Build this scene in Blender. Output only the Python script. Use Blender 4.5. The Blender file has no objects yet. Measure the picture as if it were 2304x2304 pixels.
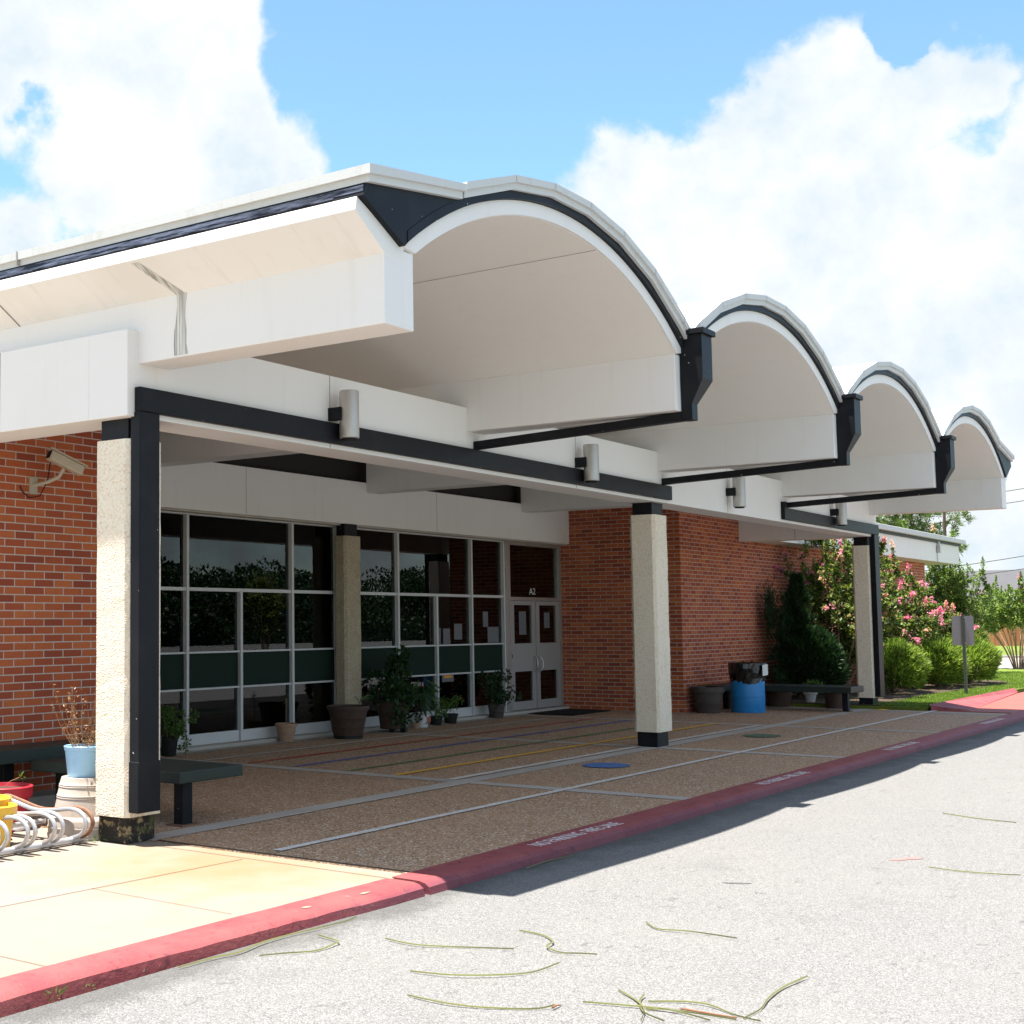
import bpy, math, random
from math import sin, cos, pi, radians, sqrt, atan2
from mathutils import Vector, Matrix
SC = bpy.context.scene
COL = SC.collection

# ---------------------------------------------------------------- camera
YAW, PITCH, ROLL, FPX, CXP, HCAM = .9046, .0803, -.0049, 3115.0, 627.6, 1.65
fwd = Vector((sin(YAW)*cos(PITCH), cos(YAW)*cos(PITCH), sin(PITCH)))
rt0 = Vector((cos(YAW), -sin(YAW), 0)); up0 = rt0.cross(fwd)
rt = cos(ROLL)*rt0 + sin(ROLL)*up0; up = -sin(ROLL)*rt0 + cos(ROLL)*up0
cam = bpy.data.objects.new('camera', bpy.data.cameras.new('camera'))
COL.objects.link(cam); SC.camera = cam
m = Matrix((rt, up, -fwd)).transposed().to_4x4(); m.translation = (0, 0, HCAM)
cam.matrix_world = m
cam.data.sensor_width = 36; cam.data.lens = FPX/2304*36
cam.data.shift_x = (1152-CXP)/2304
cam.data.clip_start = .05; cam.data.clip_end = 3000

# ---------------------------------------------------------------- sun, sky, exposure
SUN = Vector((-.132, .13, 1)).normalized()
sl = bpy.data.lights.new('sun', 'SUN'); sl.energy = 5.0; sl.angle = radians(.5); sl.color = (1, .955, .88)
so = bpy.data.objects.new('sun', sl); COL.objects.link(so)
so.rotation_euler = SUN.to_track_quat('Z', 'Y').to_euler(); so.location = (0, 0, 30)
W = bpy.data.worlds.new('World'); SC.world = W; W.use_nodes = True
nt = W.node_tree; nt.nodes.clear()
def wn(t, **k):
    n = nt.nodes.new(t)
    for a, b in k.items(): setattr(n, a, b)
    return n
def wl(a, b): nt.links.new(a, b)
def wmath(op, a, b=None, clamp=False):
    n = wn('ShaderNodeMath', operation=op, use_clamp=clamp)
    for i, v in enumerate((a, b)):
        if v is None: continue
        if isinstance(v, (int, float)): n.inputs[i].default_value = v
        else: wl(v, n.inputs[i])
    return n.outputs[0]
bg = wn('ShaderNodeBackground'); bg.inputs[1].default_value = .088
sky = wn('ShaderNodeTexSky', sky_type='NISHITA', sun_disc=False)
sky.sun_elevation = math.asin(SUN.z); sky.sun_rotation = atan2(SUN.x, SUN.y)
sky.air_density = 1.0; sky.dust_density = .3; sky.ozone_density = 2.2
tc = wn('ShaderNodeTexCoord')
def pdir(x, y):          # a direction in the world, measured on the photograph (1932 px wide)
    u = (x*1.1925-CXP)/FPX; v = -(y*1.1925-1152)/FPX
    return (fwd+rt*u+up*v).normalized()
wob = wn('ShaderNodeTexNoise'); wob.inputs['Scale'].default_value = 9; wob.inputs['Detail'].default_value = 9
wob.inputs['Roughness'].default_value = .62
wl(tc.outputs['Generated'], wob.inputs['Vector'])
nz = wn('ShaderNodeTexNoise'); nz.inputs['Scale'].default_value = 14; nz.inputs['Detail'].default_value = 8; nz.inputs['Roughness'].default_value = .6
wl(tc.outputs['Generated'], nz.inputs['Vector'])
wv = wn('ShaderNodeVectorMath', operation='MULTIPLY_ADD'); wd_ = wn('ShaderNodeTexNoise'); wd_.inputs['Scale'].default_value = 7; wd_.inputs['Detail'].default_value = 7; wd_.inputs['Roughness'].default_value = .55
wl(tc.outputs['Generated'], wd_.inputs['Vector']); wl(wd_.outputs['Color'], wv.inputs[0]); wv.inputs[1].default_value = (.15, .15, .15)
wa = wn('ShaderNodeVectorMath', operation='ADD'); wl(tc.outputs['Generated'], wa.inputs[0]); wa.inputs[1].default_value = (-.075, -.075, -.075); wl(wa.outputs[0], wv.inputs[2])
def blob(x, y, r):
    d = pdir(x, y)
    n = wn('ShaderNodeVectorMath', operation='DISTANCE'); wl(wv.outputs[0], n.inputs[0]); n.inputs[1].default_value = d
    return wmath('SUBTRACT', 1.0, wmath('MULTIPLY', n.outputs['Value'], 1/(r*.000383)))
dens = None
for b in [(60, 20, 240), (300, 120, 245), (400, 40, 150), (440, 300, 210), (455, 150, 130), (400, 10, 130), (200, 300, 190), (20, 430, 140), (560, 370, 120),
          (1265, 395, 185), (1400, 330, 170), (1560, 300, 215), (1735, 190, 130), (1760, 480, 300), (1932, 300, 170),
          (1500, 560, 230), (1932, 760, 190), (1850, 980, 190), (1900, 550, 130)]:
    v = blob(*b); dens = v if dens is None else wmath('MAXIMUM', dens, v)
dens = wmath('MINIMUM', dens, .5)
for b in [(50, 215, 85), (120, 425, 62), (1905, 130, 50), (1660, 20, 60)]:
    dens = wmath('SUBTRACT', dens, wmath('MULTIPLY', wmath('MAXIMUM', blob(*b), 0.0), .88))
# away from the photographed part of the sky: loose scattered cloud
dt = wn('ShaderNodeVectorMath', operation='DOT_PRODUCT'); wl(tc.outputs['Generated'], dt.inputs[0]); dt.inputs[1].default_value = pdir(966, 600)
other = wmath('MULTIPLY', wmath('SUBTRACT', .72, dt.outputs['Value'], True), 4.0, True)
dens = wmath('MAXIMUM', dens, wmath('SUBTRACT', wmath('MULTIPLY', other, .64), .57))
dens = wmath('MAXIMUM', dens, -.62)
dens = wmath('ADD', dens, wmath('MULTIPLY', wmath('SUBTRACT', wob.outputs['Fac'], .5), 1.15))
mr = wn('ShaderNodeMapRange', interpolation_type='SMOOTHSTEP'); wl(dens, mr.inputs[0])
mr.inputs[1].default_value = -.07; mr.inputs[2].default_value = .21
shade = wn('ShaderNodeMapRange'); wl(nz.outputs['Fac'], shade.inputs[0])
shade.inputs[1].default_value = .35; shade.inputs[2].default_value = .68; shade.inputs[3].default_value = 0.; shade.inputs[4].default_value = 1.
cc = wn('ShaderNodeMixRGB'); wl(shade.outputs[0], cc.inputs[0])
cc.inputs[1].default_value = (2.9, 3.3, 3.6, 1); cc.inputs[2].default_value = (4.1, 4.1, 4.1, 1)
mx = wn('ShaderNodeMixRGB'); wl(mr.outputs[0], mx.inputs[0])
skc = wn('ShaderNodeMixRGB', blend_type='MULTIPLY'); skc.inputs[0].default_value = 1; wl(sky.outputs[0], skc.inputs[1]); skc.inputs[2].default_value = (.84, .985, 1.0, 1)
wl(skc.outputs[0], mx.inputs[1]); wl(cc.outputs[0], mx.inputs[2])
wl(mx.outputs[0], bg.inputs[0])
wo = wn('ShaderNodeOutputWorld'); wl(bg.outputs[0], wo.inputs[0])
SC.view_settings.view_transform = 'Standard'; SC.view_settings.look = 'None'
SC.view_settings.gamma = 1; SC.view_settings.use_curve_mapping = False
SC.view_settings.exposure = 1.62
SC.cycles.max_bounces = 10; SC.cycles.diffuse_bounces = 3; SC.cycles.transparent_max_bounces = 16

# ---------------------------------------------------------------- materials
class Mat:
    def __init__(s, name, base=(.5, .5, .5), rough=.8, spec=.3, metal=0.):
        s.m = bpy.data.materials.new(name); s.m.use_nodes = True; s.t = s.m.node_tree
        s.b = s.t.nodes['Principled BSDF']
        s.b.inputs['Base Color'].default_value = (*base, 1); s.b.inputs['Roughness'].default_value = rough
        s.b.inputs['Specular IOR Level'].default_value = spec; s.b.inputs['Metallic'].default_value = metal
        s.base = base
        s.tc = s.n('ShaderNodeTexCoord')
    def n(s, t, **k):
        n = s.t.nodes.new(t)
        for a, b in k.items(): setattr(n, a, b)
        return n
    def l(s, a, b): s.t.links.new(a, b)
    def noise(s, scale, detail=4, rough=.55, vec=None, stretch=None):
        n = s.n('ShaderNodeTexNoise'); n.inputs['Scale'].default_value = scale
        n.inputs['Detail'].default_value = detail; n.inputs['Roughness'].default_value = rough
        v = vec or s.tc.outputs['Object']
        if stretch:
            mp = s.n('ShaderNodeMapping'); mp.inputs['Scale'].default_value = stretch; s.l(v, mp.inputs[0]); v = mp.outputs[0]
        s.l(v, n.inputs['Vector']); return n.outputs['Fac']
    def rng(s, f, a, b, c=0., d=1.):
        n = s.n('ShaderNodeMapRange'); s.l(f, n.inputs[0])
        for i, v in enumerate((a, b, c, d)): n.inputs[i+1].default_value = v
        return n.outputs[0]
    def mix(s, fac, a, b, mode='MIX'):
        n = s.n('ShaderNodeMixRGB', blend_type=mode)
        for i, v in enumerate((fac, a, b)):
            if isinstance(v, (int, float)): n.inputs[i].default_value = v
            elif isinstance(v, tuple): n.inputs[i].default_value = (*v, 1) if len(v) == 3 else v
            else: s.l(v, n.inputs[i])
        return n.outputs[0]
    def ramp(s, f, stops):
        n = s.n('ShaderNodeValToRGB'); s.l(f, n.inputs[0]); e = n.color_ramp.elements
        while len(e) < len(stops): e.new(.5)
        for i, (p, c) in enumerate(stops): e[i].position = p; e[i].color = (*c, 1)
        return n.outputs[0]
    def color(s, c): s.l(c, s.b.inputs['Base Color'])
    def bump(s, h, dist=.01, strength=1.):
        n = s.n('ShaderNodeBump'); n.inputs['Distance'].default_value = dist; n.inputs['Strength'].default_value = strength
        s.l(h, n.inputs['Height']); s.l(n.outputs[0], s.b.inputs['Normal'])
    def stained(s, amt=.25, scale=2.5, dark=(.5, .45, .4), fine=60, bump=.002):
        a = s.rng(s.noise(scale, 6, .6), .45, .75); c = s.mix(s.m_mul(a, amt), s.base, tuple(x*y for x, y in zip(s.base, dark)))
        f = s.noise(fine, 3); c = s.mix(s.rng(f, .3, .7, 0, .12), c, tuple(x*.6 for x in s.base)); s.color(c)
        if bump: s.bump(f, bump, .6)
        return s
    def m_mul(s, a, k):
        n = s.n('ShaderNodeMath', operation='MULTIPLY'); s.l(a, n.inputs[0]); n.inputs[1].default_value = k; return n.outputs[0]

def paint(name, base, rough=.7, **k): return Mat(name, base, rough).stained(**k).m
M = {}
def white_paint(name, base, streak=.16):
    w = Mat(name, base, .65)
    st = w.rng(w.noise(1.6, 6, .6, stretch=(5, 5, .35)), .55, .8)
    c = w.mix(w.m_mul(st, streak), base, (base[0]*.62, base[1]*.58, base[2]*.5))
    c = w.mix(w.rng(w.noise(.9, 5), .45, .75, 0, .12), c, (base[0]*.8, base[1]*.76, base[2]*.7))
    fl = w.rng(w.noise(38, 3, .7), .735, .745); c = w.mix(w.m_mul(fl, .55), c, (.35, .33, .3)); w.color(c)
    w.bump(w.noise(55, 3), .002, .5); return w.m
M['white'] = white_paint('white_paint', (.81, .79, .765))
M['white_soffit'] = white_paint('soffit_paint', (.86, .835, .80), .10)
w = Mat('eave_soffit_paint', (.81, .79, .76), .65)
c = w.mix(w.rng(w.noise(2.2, 6, .65, stretch=(.8, 5, .8)), .55, .85, 0, .35), (.81, .79, .76), (.50, .44, .36))
c = w.mix(w.rng(w.noise(.8, 4), .5, .75, 0, .35), c, (.62, .57, .49)); c = w.mix(w.rng(w.noise(9, 6, .75, stretch=(1, 3, 1)), .70, .74, 0, .5), c, (.38, .34, .28)); w.color(c); M['eave'] = w.m
M['coping'] = white_paint('white_metal_coping', (.60, .61, .60), .4)
M['roof'] = paint('white_roof_membrane', (.82, .82, .81), .6, amt=.15)
b = Mat('black_paint', (.006, .007, .010), .5, .22)
c = b.mix(b.rng(b.noise(2.2, 5), .5, .75, 0, .7), (.005, .006, .009), (.016, .017, .020))
fl = b.rng(b.noise(24, 2, .6), .755, .76); c = b.mix(fl, c, (.6, .58, .55)); b.color(c); b.bump(b.noise(30, 3), .002, .4); M['black'] = b.m
b = Mat('foil_flashing', (.05, .05, .06), .22, .8, .6)
c = b.mix(b.rng(b.noise(2.6, 5, .7, stretch=(1, .9, 12)), .42, .66), (.015, .015, .02), (.42, .40, .46)); b.color(c); b.bump(b.noise(9, 3, .6, stretch=(1, 1, 4)), .006, .6); M['foil'] = b.m

def brick(name, axis):
    w = Mat(name, (.4, .12, .06), .85, .2)
    sp = w.n('ShaderNodeSeparateXYZ'); w.l(w.tc.outputs['Object'], sp.inputs[0])
    cb = w.n('ShaderNodeCombineXYZ'); w.l(sp.outputs[axis], cb.inputs[0]); w.l(sp.outputs['Z'], cb.inputs[1])
    br = w.n('ShaderNodeTexBrick'); w.l(cb.outputs[0], br.inputs['Vector'])
    br.inputs['Scale'].default_value = 1; br.inputs['Brick Width'].default_value = .246; br.inputs['Row Height'].default_value = .0742
    br.inputs['Mortar Size'].default_value = .0058; br.inputs['Mortar Smooth'].default_value = .1; br.inputs['Bias'].default_value = 0
    br.inputs['Color1'].default_value = (0, 0, 0, 1); br.inputs['Color2'].default_value = (1, 1, 1, 1); br.inputs['Mortar'].default_value = (.5, .5, .5, 1)
    bc = w.ramp(br.outputs['Color'], [(0, (.29, .064, .034)), (.35, (.42, .094, .041)), (.7, (.50, .125, .046)), (1, (.57, .165, .056))])
    bc = w.mix(w.rng(w.noise(45, 4, .7), .35, .7, 0, .3), bc, (.24, .07, .035))
    bc = w.mix(w.rng(w.noise(1.3, 4), .45, .8, 0, .22), bc, (.22, .07, .045))
    bc = w.mix(w.rng(w.noise(.7, 5, .65), .52, .75, 0, .3), bc, (.20, .07, .045))
    mo = w.mix(w.noise(20, 3), (.66, .55, .48), (.48, .39, .34))
    w.color(w.mix(br.outputs['Fac'], bc, mo))
    inv = w.n('ShaderNodeMath', operation='SUBTRACT'); inv.inputs[0].default_value = 1; w.l(br.outputs['Fac'], inv.inputs[1])
    ad = w.n('ShaderNodeMath', operation='ADD'); w.l(inv.outputs[0], ad.inputs[0]); w.l(w.m_mul(w.noise(80, 3), .25), ad.inputs[1])
    w.bump(ad.outputs[0], .006, .8); return w.m
M['brick_x'] = brick('brick_running_bond', 'X'); M['brick_y'] = brick('brick_return', 'Y')

w = Mat('pebble_column', (.6, .54, .44), .75, .4)
vo = w.n('ShaderNodeTexVoronoi'); vo.inputs['Scale'].default_value = 75; w.l(w.tc.outputs['Object'], vo.inputs['Vector'])
c = w.ramp(vo.outputs['Color'], [(0, (.58, .46, .33)), (.3, (.78, .67, .52)), (.7, (.82, .74, .61)), (1, (.85, .79, .68))])
c = w.mix(w.rng(w.noise(3, 5, .6, stretch=(2, 2, .6)), .55, .8, 0, .4), c, (.55, .42, .27)); w.color(c)
w.bump(vo.outputs['Distance'], .006, .7); M['pebble'] = w.m
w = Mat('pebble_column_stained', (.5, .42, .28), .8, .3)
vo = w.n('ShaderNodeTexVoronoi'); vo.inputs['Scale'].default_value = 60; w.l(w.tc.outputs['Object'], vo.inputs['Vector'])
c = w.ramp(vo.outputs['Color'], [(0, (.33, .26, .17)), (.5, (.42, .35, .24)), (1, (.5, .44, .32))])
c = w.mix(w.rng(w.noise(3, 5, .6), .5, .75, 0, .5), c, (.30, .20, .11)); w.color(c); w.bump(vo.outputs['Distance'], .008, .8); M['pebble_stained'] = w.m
w = Mat('mossy_black_base', (.03, .03, .03), .85)
c = w.mix(w.rng(w.noise(9, 6, .7), .52, .6), (.022, .02, .018), (.30, .23, .12)); c = w.mix(w.rng(w.noise(5, 5), .55, .65), c, (.07, .07, .025)); w.color(c); w.bump(w.noise(40, 4), .006, .8); M['mossy'] = w.m

w = Mat('exposed_aggregate', (.25, .17, .12), .8, .35)
vo = w.n('ShaderNodeTexVoronoi'); vo.inputs['Scale'].default_value = 78; w.l(w.tc.outputs['Object'], vo.inputs['Vector'])
sp = w.n('ShaderNodeSeparateColor'); w.l(vo.outputs['Color'], sp.inputs[0])
c = w.ramp(sp.outputs[0], [(0, (.12, .06, .03)), (.25, (.33, .175, .085)), (.5, (.46, .265, .14)), (.72, (.50, .32, .19)), (.85, (.58, .42, .29)), (1, (.82, .75, .63))])
c = w.mix(w.rng(vo.outputs['Distance'], .45, .8, 0, .4), c, (.18, .12, .08))
c = w.mix(w.rng(w.noise(.9, 5), .4, .7, 0, .35), c, (.46, .28, .16))
c = w.mix(w.rng(w.noise(2.3, 5), .55, .75, 0, .4), c, (.24, .16, .115)); w.color(c)
w.bump(vo.outputs['Distance'], .003, -.6); M['aggregate'] = w.m

def concrete(name, base, tint, joint=None):
    w = Mat(name, base, .85, .25)
    c = w.mix(w.rng(w.noise(.7, 6, .6), .42, .72), base, tint)
    c = w.mix(w.rng(w.noise(5, 5, .65), .5, .8, 0, .3), c, tuple(x*.7 for x in base))
    c = w.mix(w.rng(w.noise(160, 3, .7), .35, .65, 0, .2), c, tuple(x*.65 for x in base)); w.color(c)
    w.bump(w.noise(150, 3), .002, .6); return w.m
M['walk'] = concrete('pale_concrete_walk', (.27, .225, .165), (.25, .205, .15))
w = Mat('rust_tinted_walk', (.27, .22, .16), .85, .25)
sp = w.n('ShaderNodeSeparateXYZ'); w.l(w.tc.outputs['Object'], sp.inputs[0])
dx = w.n('ShaderNodeVectorMath', operation='DISTANCE'); w.l(w.tc.outputs['Object'], dx.inputs[0]); dx.inputs[1].default_value = (7.35, 6.4, 0)
ad = w.n('ShaderNodeMath', operation='MULTIPLY_ADD'); w.l(w.noise(2.6, 6, .65), ad.inputs[0]); ad.inputs[1].default_value = 2.4; w.l(dx.outputs['Value'], ad.inputs[2])
c = w.mix(w.rng(w.noise(.8, 5), .4, .7), (.265, .215, .178), (.27, .205, .15))
c = w.mix(w.rng(sp.outputs['Y'], 6.38, 6.42, 0, .55), c, (.25, .23, .20))
c = w.mix(w.rng(ad.outputs[0], 1.3, 2.6, .85, 0), c, (.27, .16, .08))
c = w.mix(w.rng(w.noise(150, 3, .7), .35, .65, 0, .3), c, (.17, .14, .10)); c = w.mix(w.rng(w.noise(34, 3, .7), .71, .73, 0, .6), c, (.12, .09, .06)); w.color(c); w.bump(w.noise(150, 3), .002, .6); M['walk'] = w.m
M['strip'] = concrete('grey_concrete_strip', (.50, .45, .39), (.40, .355, .31))
M['street'] = concrete('pale_concrete_street', (.27, .24, .21), (.24, .215, .19))

w = Mat('weathered_asphalt', (.27, .26, .25), .85, .3)
vz = w.n('ShaderNodeTexVoronoi'); vz.inputs['Scale'].default_value = 170; w.l(w.tc.outputs['Object'], vz.inputs['Vector']); sz = w.n('ShaderNodeSeparateColor'); w.l(vz.outputs['Color'], sz.inputs[0]); f1 = sz.outputs[0]; f2 = w.noise(75, 3, .7)
c = w.ramp(f1, [(.0, (.07, .068, .067)), (.3, (.142, .139, .136)), (.6, (.182, .178, .174)), (.85, (.225, .22, .215)), (1, (.31, .302, .295))])
c = w.mix(w.rng(f2, .40, .62, .32, 0), c, (.11, .106, .103))
c = w.mix(w.rng(w.noise(.55, 5, .6), .42, .7, 0, .22), c, (.20, .19, .175))
c = w.mix(w.rng(w.noise(1.7, 5, .65), .58, .74, 0, .3), c, (.10, .098, .095))
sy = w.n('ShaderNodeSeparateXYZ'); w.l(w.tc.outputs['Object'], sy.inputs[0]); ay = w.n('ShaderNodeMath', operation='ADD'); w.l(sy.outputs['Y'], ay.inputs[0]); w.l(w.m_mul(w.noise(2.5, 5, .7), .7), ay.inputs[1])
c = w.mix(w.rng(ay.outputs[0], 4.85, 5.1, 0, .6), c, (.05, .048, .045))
c = w.mix(w.rng(w.noise(7, 4, .6, stretch=(1, 2.2, 1)), .63, .70, 0, .55), c, (.07, .065, .065)); w.color(c)
w.bump(f1, .003, .6); M['asphalt'] = w.m

w = Mat('red_kerb_paint', (.42, .06, .05), .6, .2)
c = w.mix(w.rng(w.noise(2.4, 6, .65), .4, .7), (.29, .078, .078), (.24, .048, .056))
c = w.mix(w.rng(w.noise(9, 6, .7), .56, .66, 0, .55), c, (.07, .025, .035)); c = w.mix(w.rng(w.noise(13, 4, .6), .70, .72, 0, .8), c, (.3, .22, .18)); w.color(c)
sy = w.n('ShaderNodeSeparateXYZ'); w.l(w.tc.outputs['Object'], sy.inputs[0]); ay = w.n('ShaderNodeMath', operation='MULTIPLY_ADD'); w.l(w.noise(3, 6, .7, stretch=(1, 3, 3)), ay.inputs[0]); ay.inputs[1].default_value = .16; w.l(sy.outputs['Y'], ay.inputs[2])
c = w.mix(w.rng(ay.outputs[0], 4.90, 4.95, .5, 0), c, (.13, .05, .075)); w.color(c)
w.bump(w.noise(26, 5, .7), .008, .8); M['red'] = w.m
w = Mat('red_ramp_paint', (.34, .085, .065), .6, .3); w.stained(amt=.3, scale=2); M['redramp'] = w.m
M['kerbgrey'] = paint('grey_kerb', (.38, .35, .32))
def worn(name, col, under=(.40, .25, .14), lo=.50, hi=.62):
    w = Mat(name, col, .7)
    vo = w.n('ShaderNodeTexVoronoi'); vo.inputs['Scale'].default_value = 90; w.l(w.tc.outputs['Object'], vo.inputs['Vector'])
    sp = w.n('ShaderNodeSeparateColor'); w.l(vo.outputs['Color'], sp.inputs[0])
    f = w.rng(sp.outputs[0], .70, .85, 0, .5); c = w.mix(f, col, under)
    c = w.mix(w.rng(w.noise(6, 4, .6), lo, hi, 0, .3), c, under); w.color(c); w.bump(vo.outputs['Distance'], .002, -.4); return w.m
M['linewhite'] = worn('worn_white_line', (.72, .69, .64)); M['linered'] = worn('worn_red_line', (.62, .03, .02))
M['lineblue'] = worn('worn_blue_line', (.05, .14, .55)); M['linegreen'] = worn('worn_green_line', (.04, .22, .09))
M['lineyellow'] = worn('worn_yellow_line', (.90, .50, .04), lo=.6, hi=.75)
M['dotblue'] = worn('blue_paint_dot', (.04, .16, .42), lo=.7, hi=.8); M['dotgreen'] = worn('green_paint_dot', (.06, .15, .09), lo=.7, hi=.8)
M['stencil'] = worn('stencil_white', (.80, .72, .72), (.40, .09, .09), .6, .8)
M['seam'] = Mat('dark_seam', (.035, .028, .02), .9).m
M['panelseam'] = Mat('panel_seam', (.30, .27, .24), .9).m
M['frame'] = paint('aluminium_frame', (.62, .61, .60), .4, amt=.1)
M['alu'] = Mat('mill_aluminium', (.60, .59, .57), .35, .5, .7).stained(amt=.2).m
M['doorpaint'] = paint('grey_door_paint', (.36, .335, .32), .5, amt=.1)
M['greenpanel'] = Mat('dark_green_panel', (.012, .026, .018), .7, .12).m
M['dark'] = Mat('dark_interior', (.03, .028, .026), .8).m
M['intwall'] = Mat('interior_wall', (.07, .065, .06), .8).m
g = bpy.data.materials.new('tinted_glass'); g.use_nodes = True; t = g.node_tree; t.nodes.clear()
o = t.nodes.new('ShaderNodeOutputMaterial'); tr = t.nodes.new('ShaderNodeBsdfTransparent'); tr.inputs[0].default_value = (.55, .58, .55, 1)
gl = t.nodes.new('ShaderNodeBsdfGlossy'); gl.inputs[1].default_value = .004; gl.inputs[0].default_value = (.95, .97, 1, 1)
fr = t.nodes.new('ShaderNodeFresnel'); fr.inputs[0].default_value = 1.47; ms = t.nodes.new('ShaderNodeMixShader')
t.links.new(fr.outputs[0], ms.inputs[0]); t.links.new(tr.outputs[0], ms.inputs[1]); t.links.new(gl.outputs[0], ms.inputs[2]); t.links.new(ms.outputs[0], o.inputs[0])
M['glass'] = g
M['paperdim'] = Mat('tint_dimmed_paper', (.16, .16, .17), .8).m  # white paper with the dimming of tinted glass put into its colour
M['paper'] = Mat('paper', (.72, .72, .70), .8).m
M['benchgreen'] = Mat('dark_green_bench_paint', (.016, .026, .020), .5, .4).stained(amt=.4, dark=(1.6, 1.6, 1.6)).m
M['lamp'] = Mat('brushed_metal_lamp', (.55, .53, .50), .42, .5, .55).stained(amt=.25, scale=6).m
M['camera'] = paint('beige_camera_plastic', (.52, .46, .36), .45)
M['galv'] = Mat('galvanised_tube', (.52, .52, .54), .4, .5, .65).stained(amt=.3, scale=9).m
M['rust'] = Mat('rusty_tube', (.20, .10, .06), .7, .3, .2).stained(amt=.5, scale=20, dark=(1.8, 2.4, 3)).m
M['terracotta'] = paint('pale_terracotta', (.40, .26, .17), .8)
M['greybrown'] = paint('taupe_pot', (.42, .36, .31), .65, amt=.35, scale=5)
M['browndark'] = paint('brown_plastic_pot', (.085, .05, .037), .6)
M['greypot'] = paint('grey_brown_pot', (.08, .065, .058), .55)
M['blackpot'] = Mat('black_pot', (.012, .012, .012), .5).m
M['lightblue'] = Mat('light_blue_plastic', (.30, .52, .72), .3, .5).m
M['redpot'] = Mat('red_plastic', (.45, .02, .035), .4, .5).m
M['yellowpot'] = Mat('yellow_plastic', (.75, .42, .04), .4, .5).m
M['whitepot'] = Mat('white_plastic', (.62, .62, .62), .4, .5).m
M['soil'] = Mat('soil', (.05, .035, .025), .95).m
M['barrel'] = Mat('blue_barrel', (.02, .24, .60), .38, .5).stained(amt=.2, scale=4).m
M['bag'] = Mat('black_bin_bag', (.006, .006, .006), .22, .6).m
M['mat'] = Mat('black_door_mat', (.008, .008, .008), .9).m
M['signback'] = Mat('grey_sign_back', (.17, .17, .18), .5, .5, .3).m
M['signpost'] = Mat('green_grey_post', (.05, .06, .055), .5, .5, .3).m
M['shingle'] = paint('grey_shingle', (.085, .083, .09), .9, amt=.3, scale=.8, fine=8)
M['siding'] = paint('pale_siding', (.3, .29, .29))
w = Mat('cedar_fence', (.36, .15, .07), .85)
c = w.mix(w.rng(w.noise(7, 3, .5, stretch=(1, 1, .05)), .4, .65), (.40, .17, .085), (.27, .10, .05)); w.color(c); M['cedar'] = w.m
M['wire'] = Mat('black_cable', (.03, .03, .03), .7).m
M['carred'] = Mat('dark_red_car_paint', (.22, .02, .02), .25, .6).m
M['cardark'] = Mat('dark_bumper', (.02, .03, .07), .4).m
M['mulch'] = paint('dark_mulch', (.07, .045, .032), .95, amt=.4, scale=6)
w = Mat('mown_grass', (.07, .14, .02), .9, .15)
c = w.ramp(w.noise(26, 5, .7), [(.3, (.07, .105, .014)), (.5, (.125, .17, .026)), (.7, (.19, .235, .045))])
c = w.mix(w.rng(w.noise(1.1, 4), .45, .7, 0, .4), c, (.17, .25, .05)); w.color(c); w.bump(w.noise(90, 3), .02, .7); M['lawn'] = w.m

def leafmat(name, stops, trans=.35, rough=.5):
    w = Mat(name, stops[0], rough, .35)
    ge = w.n('ShaderNodeNewGeometry'); k = len(stops)-1
    c = w.ramp(ge.outputs['Random Per Island'], [(i/k, s) for i, s in enumerate(stops)]); w.color(c)
    tl = w.n('ShaderNodeBsdfTranslucent'); br = w.mix(1.0, c, (1.3, 1.5, .8), 'MULTIPLY'); w.l(br, tl.inputs[0])
    ms = w.n('ShaderNodeMixShader'); ms.inputs[0].default_value = trans
    w.l(w.b.outputs[0], ms.inputs[1]); w.l(tl.outputs[0], ms.inputs[2])
    w.l(ms.outputs[0], w.t.nodes['Material Output'].inputs[0]); return w.m
M['leafcrape'] = leafmat('crape_leaf', [(.02, .045, .01), (.045, .09, .018), (.10, .16, .03), (.19, .24, .055), (.26, .20, .08)])
M['leaflight'] = leafmat('pale_crape_leaf', [(.05, .10, .02), (.11, .17, .035), (.19, .26, .06), (.29, .33, .11)])
M['leafdark'] = leafmat('dark_leaf', [(.008, .022, .008), (.016, .042, .014), (.03, .07, .02)], .2)
M['leafshrub'] = leafmat('yellow_green_shrub_leaf', [(.04, .08, .015), (.11, .17, .028), (.20, .27, .045), (.30, .37, .08)])
M['needle'] = leafmat('pine_needle', [(.03, .07, .02), (.07, .13, .03), (.13, .19, .04), (.17, .16, .05)], .2)
M['leafpot'] = leafmat('house_plant_leaf', [(.008, .025, .008), (.018, .05, .014), (.04, .09, .02)], .2)
M['leafpotlight'] = leafmat('fresh_pot_leaf', [(.03, .08, .015), (.08, .16, .03), (.14, .2, .04)], .3)
M['deadleaf'] = leafmat('dead_stem', [(.20, .09, .04), (.30, .15, .06), (.38, .2, .1)], .1)
M['flower'] = leafmat('pink_blossom', [(.75, .12, .36), (.85, .24, .50), (.88, .38, .58), (.80, .16, .36)], .4)
M['flowerpurple'] = leafmat('magenta_blossom', [(.30, .03, .18), (.42, .06, .26), (.5, .1, .35)], .4)
M['flowerpale'] = leafmat('salmon_blossom', [(.70, .30, .25), (.75, .4, .32), (.8, .5, .42)], .4)
M['flowerwhite'] = leafmat('white_blossom', [(.6, .6, .55), (.7, .7, .65)], .3)
M['bark'] = paint('smooth_bark', (.30, .21, .15), .85, scale=8)
M['barkdark'] = paint('dark_bark', (.10, .07, .05), .9)
M['blade'] = leafmat('palm_strip', [(.10, .13, .045), (.17, .19, .08), (.27, .25, .14), (.14, .09, .05)], .3)
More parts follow.
